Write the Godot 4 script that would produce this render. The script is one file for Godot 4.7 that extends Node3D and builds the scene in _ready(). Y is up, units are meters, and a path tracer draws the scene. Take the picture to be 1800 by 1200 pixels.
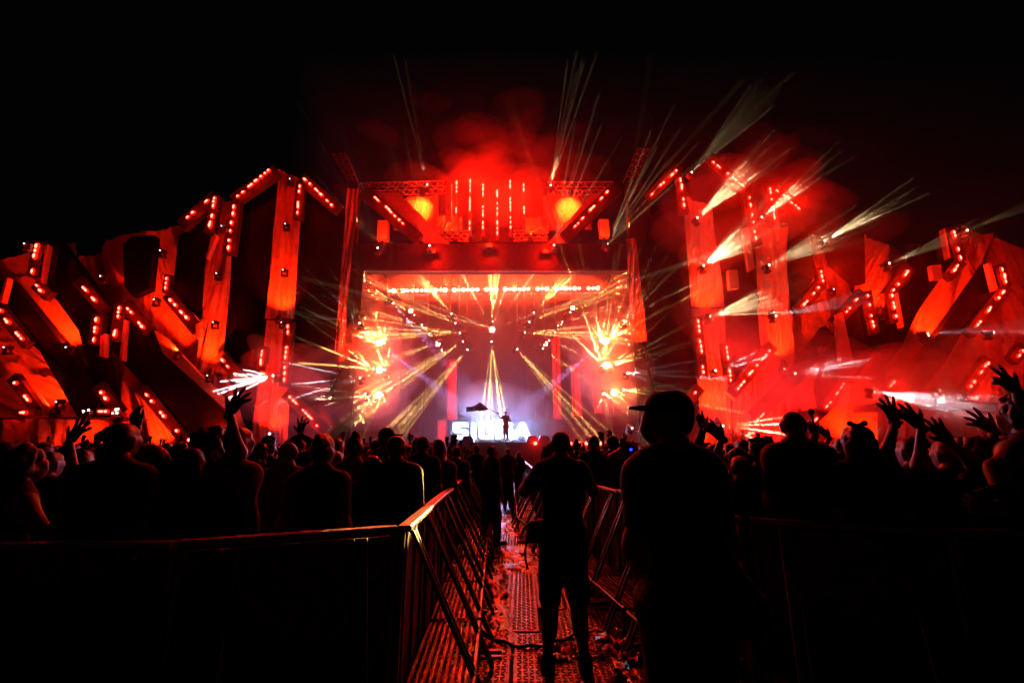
extends Node3D
# A festival stage at night. Units are metres, y is up, the stage lies towards -z.
const TILT := 13.36
const RED := Color(1.0, 0.062, 0.008)
const AMBER := Color(1.0, 0.104, 0.007)
const WARM := Color(1.0, 0.86, 0.62)
const GOLD := Color(1.0, 0.8, 0.42)
const COOL := Color(0.93, 0.96, 1.0)
const NIGHT := 256.0         # exposure: a dark night, so lamp energies below are small
const K := 8.0 / NIGHT
var M := {}
var eye := Vector3(0, 1.6, 0)
var tilt := Basis(Vector3.RIGHT, deg_to_rad(TILT))
var rng := RandomNumberGenerator.new()
var used := {}
var head_proto: Node3D
var wash_proto: Node3D

func _ready():
	rng.seed = 20
	# ---- camera, sky, exposure
	var cam := Camera3D.new()
	cam.name = "camera"
	cam.fov = 73.74
	cam.near = 0.05
	cam.far = 400.0
	cam.position = eye
	cam.basis = tilt
	add_child(cam)
	var e := Environment.new()
	var sky := ProceduralSkyMaterial.new()
	sky.sky_top_color = Color(0.02, 0.02, 0.026)
	sky.sky_horizon_color = Color(0.03, 0.022, 0.024)
	sky.ground_bottom_color = Color(0.01, 0.01, 0.01)
	sky.ground_horizon_color = Color(0.02, 0.015, 0.015)
	e.background_mode = Environment.BG_SKY
	e.sky = Sky.new()
	e.sky.sky_material = sky
	e.background_energy_multiplier = 0.05 * K
	e.tonemap_mode = Environment.TONE_MAPPER_LINEAR
	e.tonemap_exposure = NIGHT
	e.volumetric_fog_enabled = true
	e.volumetric_fog_density = 0.0
	e.sdfgi_enabled = true
	e.ssao_enabled = true
	e.ssil_enabled = true
	var we := WorldEnvironment.new()
	we.name = "environment"
	we.environment = e
	add_child(we)
	materials()
	haze()
	ground()
	stage_house()
	left_wing()
	right_wing()
	upper_rig()
	stage_things()
	beams()
	barriers()
	walkway()
	crowd()

# ---------------------------------------------------------------- naming and small helpers
func numbered(called: String) -> String:
	if not used.has(called):
		used[called] = 0
		return called
	used[called] += 1
	return "%s_%03d" % [called, used[called]]

func tag(o: Node3D, label: String, category := "", group := "", kind := ""):
	if label: o.set_meta("label", label)
	if category: o.set_meta("category", category)
	if group: o.set_meta("group", group)
	if kind: o.set_meta("kind", kind)

func thing(called: String, label: String, category: String, where := Vector3.ZERO, group := "") -> Node3D:
	var o := Node3D.new()
	o.name = numbered(called)
	add_child(o)
	o.position = where
	tag(o, label, category, group)
	return o

func begin() -> SurfaceTool:
	var st := SurfaceTool.new()
	st.begin(Mesh.PRIMITIVE_TRIANGLES)
	return st

func obj(called: String, what, m: Material, parent: Node3D = null, in_world := false) -> MeshInstance3D:
	var o := MeshInstance3D.new()
	o.mesh = what.commit() if what is SurfaceTool else what
	o.material_override = m
	if parent == null:
		o.name = numbered(called)
		add_child(o)
	else:
		o.name = called
		parent.add_child(o, true)
		if in_world:
			o.position = -parent.position
	return o

func struct(called: String, what, m: Material) -> MeshInstance3D:
	var o := obj(called, what, m)
	o.set_meta("kind", "structure")
	return o

# a point of the place: the sight line through a spot of the photograph, at a distance in front of the eye
func at(px: float, py: float, d: float) -> Vector3:
	var v := tilt * Vector3((px - 900.0) / 800.0, (600.0 - py) / 800.0, -1.0)
	return eye + v * (d / -v.z)

# the wings come forward towards their ends
func wd(px: float, d: float) -> float:
	return d if d > 15.0 else 26.5 - 2.5 * clampf((absf(px - 900.0) - 300.0) / 600.0, 0.0, 1.0) + d

func wat(px: float, py: float, d: float) -> Vector3:
	return at(px, py, wd(px, d))

func quad(st: SurfaceTool, a: Vector3, b: Vector3, c: Vector3, d: Vector3):
	# counter-clockwise seen from outside; Godot's front faces are clockwise
	var n := (b - a).cross(c - a).normalized()
	if n.length() < 0.5:
		n = (c - a).cross(d - a).normalized()
	for p in [[a, 0, 0], [c, 1, 1], [b, 1, 0], [a, 0, 0], [d, 0, 1], [c, 1, 1]]:
		st.set_normal(n)
		st.set_uv(Vector2(p[1], p[2]))
		st.add_vertex(p[0])

func box(st: SurfaceTool, t: Transform3D, s: Vector3):
	var h := s / 2
	var c := []
	for i in 8:
		c.append(t * Vector3(h.x if i & 1 else -h.x, h.y if i & 2 else -h.y, h.z if i & 4 else -h.z))
	quad(st, c[4], c[5], c[7], c[6])
	quad(st, c[1], c[0], c[2], c[3])
	quad(st, c[5], c[1], c[3], c[7])
	quad(st, c[0], c[4], c[6], c[2])
	quad(st, c[6], c[7], c[3], c[2])
	quad(st, c[0], c[1], c[5], c[4])

func boxat(st: SurfaceTool, p: Vector3, s: Vector3):
	box(st, Transform3D(Basis(), p), s)

# a box with chamfered long edges along its own y: an extruded octagon
func bar(st: SurfaceTool, a: Vector3, b: Vector3, w: float, h: float, up := Vector3.UP):
	var f := (b - a).normalized()
	var r := f.cross(up).normalized()
	if r.length() < 0.5: r = f.cross(Vector3.RIGHT).normalized()
	var u := r.cross(f)
	var k := minf(w, h) * 0.22
	var o := []
	for q in [[w/2, h/2 - k], [w/2 - k, h/2], [-w/2 + k, h/2], [-w/2, h/2 - k], [-w/2, -h/2 + k], [-w/2 + k, -h/2], [w/2 - k, -h/2], [w/2, -h/2 + k]]:
		o.append(r * q[0] + u * q[1])
	for i in 8:
		var j := (i + 1) % 8
		quad(st, a + o[j], a + o[i], b + o[i], b + o[j])
	for i in range(1, 7):
		quad(st, a + o[0], a + o[i], a + o[i + 1], a + o[i + 1])
		quad(st, b + o[0], b + o[i + 1], b + o[i], b + o[i])

func tube(st: SurfaceTool, a: Vector3, b: Vector3, ra: float, n := 6, rb := -1.0):
	if rb < 0.0: rb = ra
	var f := (b - a).normalized()
	var r := f.cross(Vector3.UP if absf(f.y) < 0.9 else Vector3.RIGHT).normalized()
	var u := r.cross(f)
	for i in n:
		var d0 := r * cos(TAU * i / n) + u * sin(TAU * i / n)
		var d1 := r * cos(TAU * (i + 1) / n) + u * sin(TAU * (i + 1) / n)
		for p in [[a + d0 * ra, d0], [a + d1 * ra, d1], [b + d1 * rb, d1], [a + d0 * ra, d0], [b + d1 * rb, d1], [b + d0 * rb, d0]]:
			st.set_normal(p[1])
			st.set_uv(Vector2(float(i) / n, 0))
			st.add_vertex(p[0])
		quad(st, a, a + d0 * ra, a + d1 * ra, a + d1 * ra)
		quad(st, b, b + d1 * rb, b + d0 * rb, b + d0 * rb)

# an upright slab: an outline in the photograph's pixels, taken to its distance, with a thickness
func slab(st: SurfaceTool, outline: Array, d: float, thick: float):
	var flat := PackedVector2Array()
	for i in range(0, outline.size(), 2):
		flat.append(Vector2(outline[i], -outline[i + 1]))
	if Geometry2D.is_polygon_clockwise(flat):
		flat.reverse()
	var front := []
	for p in flat:
		front.append(wat(p.x, -p.y, d))
	solid(st, flat, front, Vector3(0, 0, -thick))

func solid(st: SurfaceTool, flat: PackedVector2Array, front: Array, away: Vector3):
	var tri := Geometry2D.triangulate_polygon(flat)
	for i in range(0, tri.size(), 3):
		var a: Vector3 = front[tri[i]]
		var b: Vector3 = front[tri[i + 1]]
		var c: Vector3 = front[tri[i + 2]]
		var n := (b - a).cross(c - a)
		if n.dot(away) > 0.0:
			var t := b
			b = c
			c = t
		quad(st, a, b, c, c)
		quad(st, a + away, c + away, b + away, b + away)
	for i in front.size():
		var a: Vector3 = front[i]
		var b: Vector3 = front[(i + 1) % front.size()]
		quad(st, a + away, b + away, b, a)

func noise(s: int, f: float, oct := 3) -> FastNoiseLite:
	var n := FastNoiseLite.new()
	n.seed = s
	n.frequency = f
	n.noise_type = FastNoiseLite.TYPE_SIMPLEX_SMOOTH
	n.fractal_octaves = oct
	return n

func noise_map(s: int, f: float, bump := 0.0, lo := 0.0, hi := 1.0, size := 256) -> NoiseTexture2D:
	var t := NoiseTexture2D.new()
	t.width = size
	t.height = size
	t.seamless = true
	t.noise = noise(s, f, 4)
	if bump > 0.0:
		t.as_normal_map = true
		t.bump_strength = bump
	else:
		var g := Gradient.new()
		g.set_color(0, Color(lo, lo, lo))
		g.set_color(1, Color(hi, hi, hi))
		t.color_ramp = g
	return t

func mat(called: String, c: Color, rough := 0.7, metal := 0.0) -> StandardMaterial3D:
	var m := StandardMaterial3D.new()
	m.resource_name = called
	m.albedo_color = c.linear_to_srgb()
	m.roughness = rough
	m.metallic = metal
	M[called] = m
	return m

func glow(called: String, c: Color, energy: float) -> StandardMaterial3D:
	var m := mat(called, Color(0.02, 0.02, 0.02), 0.4)
	m.emission_enabled = true
	m.emission = c
	m.emission_energy_multiplier = energy * K
	return m

func worn(m: StandardMaterial3D, s: int, scale: float, lo: float, bump := 0.0):
	m.albedo_texture = noise_map(s, 0.02, 0.0, lo, 1.0)
	m.uv1_triplanar = true
	m.uv1_scale = Vector3.ONE * scale
	if bump > 0.0:
		m.normal_enabled = true
		m.normal_texture = noise_map(s + 1, 0.05, bump)

func materials():
	worn(mat("grey_cloth", Color(0.42, 0.4, 0.4), 0.72), 3, 0.35, 0.85, 0.5)
	worn(mat("black_cloth", Color(0.009, 0.0085, 0.009), 0.9), 5, 0.5, 0.6, 2.0)
	worn(mat("black_screen", Color(0.004, 0.004, 0.005), 0.55), 7, 0.4, 0.7)
	M.black_screen.metallic_specular = 0.25
	worn(mat("frame_black", Color(0.024, 0.023, 0.023), 0.6), 9, 0.6, 0.6)
	worn(mat("truss_metal", Color(0.55, 0.55, 0.56), 0.38, 0.8), 11, 1.2, 0.7)
	worn(mat("case_black", Color(0.02, 0.02, 0.022), 0.5), 13, 2.0, 0.6)
	glow("led_red", Color(1.0, 0.06, 0.015), 0.55)
	glow("led_core", Color(1.0, 0.3, 0.23), 1.7)
	glow("lens_warm", Color(1.0, 0.92, 0.75), 1.4)
	glow("lens_white", Color(1.0, 0.98, 0.95), 0.5)
	glow("screen_red", Color(1.0, 0.1, 0.06), 0.11)
	glow("letter_white", Color(0.86, 0.93, 1.0), 0.52)
	glow("blinder_white", Color(1.0, 0.86, 0.66), 1.6)
	worn(mat("rail_metal", Color(0.4, 0.4, 0.41), 0.42, 0.85), 16, 3.0, 0.55, 1.5)
	worn(mat("barrier_metal", Color(0.25, 0.25, 0.26), 0.42, 0.85), 15, 3.0, 0.55, 1.5)
	worn(mat("barrier_sheet", Color(0.2, 0.2, 0.2), 0.55, 0.5), 17, 2.0, 0.5)
	worn(mat("ground", Color(0.05, 0.042, 0.034), 0.9), 19, 0.6, 0.35, 1.5)
	worn(mat("plank", Color(0.11, 0.105, 0.1), 0.38, 0.6), 21, 1.1, 0.12, 2.0)
	worn(mat("plastic_film", Color(0.09, 0.075, 0.07), 0.3), 23, 2.0, 0.4, 3.0)
	worn(mat("pale_litter", Color(0.6, 0.58, 0.54), 0.5), 25, 4.0, 0.6)
	worn(mat("skin", Color(0.22, 0.13, 0.095), 0.55), 27, 4.0, 0.75)
	worn(mat("hair_dark", Color(0.022, 0.016, 0.012), 0.5), 29, 14.0, 0.4, 5.0)
	worn(mat("hair_fair", Color(0.2, 0.13, 0.07), 0.5), 31, 14.0, 0.5, 5.0)
	worn(mat("shirt_black", Color(0.02, 0.02, 0.021), 0.85), 33, 3.0, 0.6, 4.0)
	worn(mat("shirt_grey", Color(0.14, 0.135, 0.13), 0.85), 35, 3.0, 0.6, 4.0)
	worn(mat("shirt_pale", Color(0.4, 0.37, 0.34), 0.85), 37, 3.0, 0.6, 4.0)
	worn(mat("denim", Color(0.035, 0.042, 0.06), 0.85), 39, 3.0, 0.6, 4.0)
	worn(mat("print_grey", Color(0.1, 0.095, 0.09), 0.8), 41, 8.0, 0.2)
	glow("phone_blue", Color(0.12, 0.2, 1.0), 0.5)

# ---------------------------------------------------------------- lights
func omni(p: Vector3, c: Color, energy: float, size := 0.06, parent: Node3D = null):
	var l := OmniLight3D.new()
	l.name = "glow_light"
	l.light_color = c
	l.light_energy = energy * K
	l.light_size = size
	l.omni_range = 60.0
	l.omni_attenuation = 2.0
	l.shadow_enabled = true
	if parent:
		parent.add_child(l, true)
		l.position = p - parent.position
	else:
		add_child(l, true)
		l.position = p

func spot(parent: Node3D, p: Vector3, towards: Basis, c: Color, energy: float, angle: float, soft := 0.3, size := 0.012):
	var l := SpotLight3D.new()
	l.name = "beam_light"
	l.light_color = c
	l.light_energy = energy * K
	l.spot_angle = angle
	l.spot_angle_attenuation = soft
	l.light_size = size
	l.spot_range = 60.0
	l.spot_attenuation = 2.0
	l.shadow_enabled = true
	parent.add_child(l, true)
	l.position = p
	l.basis = towards

func fog(called: String, label: String, shape: int, p: Vector3, s: Vector3, density: float, c := Color(1, 1, 1)):
	var f := FogVolume.new()
	var m := FogMaterial.new()
	m.density = density
	m.albedo = c
	f.name = numbered(called)
	f.shape = shape
	f.size = s
	f.position = p
	f.material = m
	f.set_meta("kind", "stuff")
	f.set_meta("label", label)
	add_child(f)

func haze():
	var B := RenderingServer.FOG_VOLUME_SHAPE_BOX
	var E := RenderingServer.FOG_VOLUME_SHAPE_ELLIPSOID
	# the air thins out towards the crowd, upwards and to the sides
	for q in [[51.0, 24.0, -21.4, 0.0011, 13.5], [46.0, 20.5, -22.4, 0.0013, 12.0], [41.0, 17.5, -23.3, 0.0015, 10.5], [36.0, 15.0, -24.2, 0.002, 9.0]]:
		fog("stage_haze", "thin haze hanging in front of the right half of the stage", B, Vector3(q[4], q[1] / 2 - 0.2, (q[2] - 29.7) / 2), Vector3(q[0], q[1], 29.7 + q[2]), q[3])
	fog("stage_haze", "thicker haze filling the inside of the stage", B, Vector3(-1.1, 7.3, -32.0), Vector3(16.6, 11.0, 10.4), 0.011)
	# smoke: many small uneven puffs round each place where the photograph shows it. px, py, distance, spread in pixels, puff size, how many, density
	for q in [[870, 355, 27.5, 140, 40, 3.6, 9, 0.014], [860, 290, 27.5, 140, 46, 2.6, 18, 0.014], [900, 235, 27.8, 100, 46, 2.2, 16, 0.011],
			[1250, 400, 25.2, 60, 90, 3.4, 12, 0.03], [1400, 380, 24.8, 70, 60, 3.2, 11, 0.03], [1360, 280, 25.4, 70, 26, 2.4, 8, 0.014], [1500, 450, 24.6, 60, 50, 3.0, 6, 0.02], [1300, 600, 23.8, 60, 50, 3.2, 7, 0.03], [1480, 680, 23.2, 130, 50, 3.6, 12, 0.055], [1335, 735, 22.6, 40, 18, 2.4, 4, 0.06], [1690, 670, 22.6, 80, 60, 3.4, 7, 0.03],
			[540, 670, 24.0, 40, 60, 2.4, 8, 0.05], [455, 700, 23.6, 40, 30, 2.2, 6, 0.05], [850, 705, 28.6, 60, 25, 3.2, 6, 0.035], [660, 640, 27.4, 20, 60, 2.6, 7, 0.045], [1070, 640, 27.4, 20, 60, 2.6, 7, 0.045]]:
		for k in q[6]:
			var p := at(q[0] + rng.randfn(0.0, 0.6) * q[3], q[1] + rng.randfn(0.0, 0.6) * q[4], q[2] + rng.randf_range(-0.8, 0.8))
			var z: float = q[5] * rng.randf_range(0.55, 1.25)
			fog("smoke_cloud", "soft cloud of stage smoke drifting in the lights", E, p, Vector3(z * rng.randf_range(1.0, 2.2), z * rng.randf_range(0.5, 1.0), minf(z, 4.0)), q[7])
			get_child(-1).rotation = Vector3(0, 0, rng.randf_range(-0.8, 0.8))
	for q in [[662, 600, 27.0, 2.6, 0.16], [666, 650, 27.0, 3.0, 0.18], [660, 698, 26.9, 2.6, 0.14], [1066, 598, 27.0, 2.8, 0.16], [1066, 643, 27.0, 3.0, 0.18], [1078, 694, 26.9, 2.6, 0.12]]:  # smoke added at the lamp groups for bloom, dimming their rays further out
		fog("smoke_cloud", "added dense smoke that makes the bloom round a lamp group", E, at(q[0], q[1], q[2]), Vector3(q[3] * 1.15, q[3], q[3] * 0.9), q[4])
		fog("smoke_cloud", "added dense smoke that makes the bloom round a lamp group", E, at(q[0] + rng.randf_range(-14, 14), q[1] + rng.randf_range(-10, 10), q[2]), Vector3(q[3] * 1.8, q[3] * 1.4, q[3] * 1.2), q[4] * 0.35)
	fog("smoke_cloud", "added smoke that makes the glow along the row of glaring lamps", E, at(868, 503, 30.2), Vector3(16.5, 2.6, 2.4), 0.05)  # smoke added along the blinders to give them a local bloom
	fog("smoke_cloud", "added smoke that makes the glow along the row of glaring lamps", E, at(868, 492, 30.2), Vector3(14.5, 4.2, 2.6), 0.02)

# ---------------------------------------------------------------- structure
func ground():
	var st := begin()
	var n := noise(4, 0.7)
	var xs := []
	var zs := []
	for i in 41: xs.append(-10.0 + i * 0.5)
	for i in 57: zs.append(4.0 - i * 0.5)
	xs = [-160.0, -40.0] + xs + [40.0, 160.0]
	zs = [160.0, 30.0] + zs + [-60.0, -220.0]
	for i in xs.size() - 1:
		for j in zs.size() - 1:
			var q := []
			for c in [[i, j], [i + 1, j], [i + 1, j + 1], [i, j + 1]]:
				q.append(Vector3(xs[c[0]], 0.03 * n.get_noise_2d(xs[c[0]], zs[c[1]]) - 0.03, zs[c[1]]))
			quad(st, q[0], q[1], q[2], q[3])
	struct("ground", st, M.ground)

func slab_thing(called: String, label: String, category: String, m: Material, outline: Array, d: float, thick: float, group := "") -> MeshInstance3D:
	var st := begin()
	slab(st, outline, d, thick)
	var o := obj(called, st, m)
	tag(o, label, category, group)
	return o

# a hung or stretched sheet with wrinkles; corners in pixels: top left, top right, bottom right, bottom left
func cloth(called: String, label: String, c: Array, d: float, fu: float, fv: float, amp: float, m: Material = null) -> MeshInstance3D:
	var nu := 72
	var nv := 72
	var s := rng.randi() % 1000
	var na := noise(s, 1.0, 2)
	var nb := noise(s + 7, 1.0, 2)
	var slant := rng.randf_range(-1.0, 1.0) if fu < 10 else 0.15
	var v := PackedVector3Array()
	var uv := PackedVector2Array()
	for j in nv + 1:
		for i in nu + 1:
			var a := float(i) / nu
			var b := float(j) / nv
			var p := Vector2(c[0], c[1]).lerp(Vector2(c[2], c[3]), a).lerp(Vector2(c[6], c[7]).lerp(Vector2(c[4], c[5]), a), b)
			var w := wat(p.x, p.y, d)
			# long folds pulled tight between the corners, with a few sharper creases
			var g := a * fu * 0.55 + b * fv * 0.4 * slant
			var h := b * fv * 0.16 - a * fu * 0.12 * slant
			var k := na.get_noise_2d(g, h)
			var l := 1.0 - minf(1.0, absf(nb.get_noise_2d(g * 1.9 + 5.0, h * 1.2)) * 3.5)
			var f := na.get_noise_2d(g * 4.6 + h * 2.0 + 20.0, h * 1.6 - g * slant) * (0.35 + nb.get_noise_2d(a * 3.0, b * 3.0))
			w.z += 0.36 * amp * f + 2.0 * amp * (0.7 * k + 0.3 * l * l * maxf(0.0, 0.5 + na.get_noise_2d(h * 2.0 + 9.0, g * 0.5)))
			v.append(w)
			uv.append(Vector2(a, b) * 4.0)
	var st := begin()
	st.set_smooth_group(0)
	for i in v.size():
		st.set_uv(uv[i])
		st.add_vertex(v[i])
	for j in nv:
		for i in nu:
			var a := j * (nu + 1) + i
			for k in [a, a + 1, a + nu + 2, a, a + nu + 2, a + nu + 1]: st.add_index(k)
	st.generate_normals()
	var o := obj(called, st, m if m else M.grey_cloth)
	tag(o, label, "cloth", "")
	return o

# a dark frame along a line of pixels with its red lamps; leds: x, y, x, y ...
func led_frame(label: String, line: Array, leds: Array, d := -0.35, w := 21.0, energy := 0.15, group := "red lamp frames on the stage front"):
	var pts := []
	if line[0] > 1140: energy *= 2.4
	for i in range(0, line.size(), 2):
		pts.append(Vector2(line[i], line[i + 1]))
	var mid: Vector2 = pts[0].lerp(pts[-1], 0.5)
	var root := thing("lamp_bar", label, "stage light", wat(mid.x, mid.y, d), group)
	var st := begin()
	for i in pts.size() - 1:
		var a: Vector2 = pts[i]
		var b: Vector2 = pts[i + 1]
		var f := (b - a).normalized()
		var s := f.orthogonal() * w / 2
		a -= f * (0.0 if i == 0 else w * 0.2)
		slab(st, [a.x + s.x, a.y + s.y, b.x + s.x, b.y + s.y, b.x - s.x, b.y - s.y, a.x - s.x, a.y - s.y], d + 0.01 * i, 0.35)
	obj("beam", st, M.frame_black, root, true)
	var count := 0
	var centre := Vector3.ZERO
	for i in range(0, leds.size(), 2):
		var q := Vector2(leds[i], leds[i + 1])
		var best := 1e9
		var dir := Vector2.UP
		for k in pts.size() - 1:
			var near := Geometry2D.get_closest_point_to_segment(q, pts[k], pts[k + 1])
			if near.distance_to(q) < best:
				best = near.distance_to(q)
				dir = (pts[k + 1] - pts[k]).normalized()
		var half := rng.randf_range(2.6, 5.4)
		var a := wat(q.x - dir.x * half, q.y - dir.y * half, d - 0.05)
		var b := wat(q.x + dir.x * half, q.y + dir.y * half, d - 0.05)
		var lr := rng.randf_range(0.055, 0.085)
		var fw := (b - a).normalized() * 0.03
		lamp_blob("led_lamp", root, a - fw, b + fw, lr * 1.3, M.led_red)
		lamp_blob("led_core", root, a.lerp(b, 0.12) + Vector3(0, 0, lr * 0.85), b.lerp(a, 0.12) + Vector3(0, 0, lr * 0.85), lr * 0.86, M.led_core)
		centre += (a + b) / 2
		count += 1
		if count == 3 or i + 2 >= leds.size():
			omni(centre / count + Vector3(0, 0, 0.6), RED, energy * count / 3.0, 0.08, root)
			count = 0
			centre = Vector3.ZERO

var ball: SphereMesh
func lamp_blob(called: String, root: Node3D, a: Vector3, b: Vector3, r: float, m: Material):
	if ball == null:
		ball = SphereMesh.new()
		ball.radius = 1.0
		ball.height = 2.0
		ball.radial_segments = 12
		ball.rings = 6
	var o := obj(called, ball, m, root)
	o.position = (a + b) / 2 - root.position
	var f := (b - a).normalized()
	var s := f.cross(Vector3.BACK).normalized()
	o.basis = Basis(s * r, f * maxf(r, a.distance_to(b) / 2), s.cross(f) * r)

func truss(label: String, a: Vector3, b: Vector3, size: float, bays: int, group := "") -> Node3D:
	var root := thing("truss", label, "truss", a, group)
	var f := (b - a).normalized()
	var r := f.cross(Vector3.UP).normalized() if absf(f.y) < 0.9 else Vector3.RIGHT
	var u := r.cross(f)
	var o := []
	for q in [[1, 1], [-1, 1], [-1, -1], [1, -1]]:
		o.append((r * q[0] + u * q[1]) * size / 2)
	for k in 4:
		var st := begin()
		tube(st, a + o[k], b + o[k], 0.035, 6)
		obj("chord", st, M.truss_metal, root, true)
	var lace := begin()
	for i in bays:
		var p := a.lerp(b, float(i) / bays)
		var q := a.lerp(b, float(i + 1) / bays)
		var h := p.lerp(q, 0.5)
		for k in 4:
			var l := (k + 1) % 4
			tube(lace, p + o[k], h + o[l], 0.022, 5)
			tube(lace, h + o[l], q + o[k], 0.022, 5)
	var la := obj("lacing", lace, M.truss_metal, root, true)
	la.set_meta("kind", "stuff")
	return root

func stage_house():
	# deck, back wall, roof and side walls of the stage itself
	var a := at(604, 778, 26.2)
	var b := at(1134, 778, 26.2)
	var st := begin()
	boxat(st, Vector3((a.x + b.x) / 2, 1.0, -32.6), Vector3(b.x - a.x + 3.0, 2.0, 12.8))
	struct("stage_floor", st, M.case_black)
	var back := cloth("back_drape", "black drape closing the back of the stage", [560, 440, 1160, 440, 1160, 790, 560, 790], 38.0, 14, 1.5, 0.25, M.black_cloth)
	back.set_meta("category", "drape")
	for s in [[600, "left"], [1120, "right"]]:
		var st2 := begin()
		var p := at(s[0] - 4, 778, 31.5)
		box(st2, Transform3D(Basis(), Vector3(-9.6 if s[1] == "left" else 7.6, 7.0, -32.5)), Vector3(0.4, 14.0, 11.0))
		tag(obj("stage_wing_wall", st2, M.black_cloth), "black side wall of the stage opening on its %s" % s[1], "wall")
	# the two portal legs with their cloth
	slab_thing("portal_tower", "tall black portal leg at the left edge of the stage opening", "column", M.frame_black, [586, 322, 630, 322, 606, 780, 560, 780], 27.3, 0.6)
	slab_thing("portal_tower", "tall black portal leg at the right edge of the stage opening", "column", M.frame_black, [1102, 322, 1140, 322, 1166, 780, 1128, 780], 27.3, 0.6)
	cloth("portal_cloth", "narrow red-lit cloth hanging on the left portal leg", [610, 330, 630, 330, 604, 620, 588, 620], 26.7, 2, 9, 0.16)
	cloth("portal_cloth", "wrinkled red-lit cloth hanging on the right portal leg", [1101, 420, 1118, 420, 1138, 600, 1110, 600], 26.7, 2, 8, 0.2)
	# header over the opening
	slab_thing("stage_header", "wide dark header beam across the top of the stage opening", "beam", M.frame_black, [622, 428, 1108, 428, 1112, 474, 618, 474], 27.0, 0.8)
	slab_thing("stage_roof", "dark roof slab over the stage behind the header", "roof", M.black_cloth, [610, 440, 1120, 440, 1122, 452, 606, 452], 28.4, 9.0)
	slab_thing("header_rail", "thin pale rail along the underside of the stage header", "rail", M.truss_metal, [640, 475.5, 1105, 475.5, 1105, 477.5, 640, 477.5], 26.9, 0.1)

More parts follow.
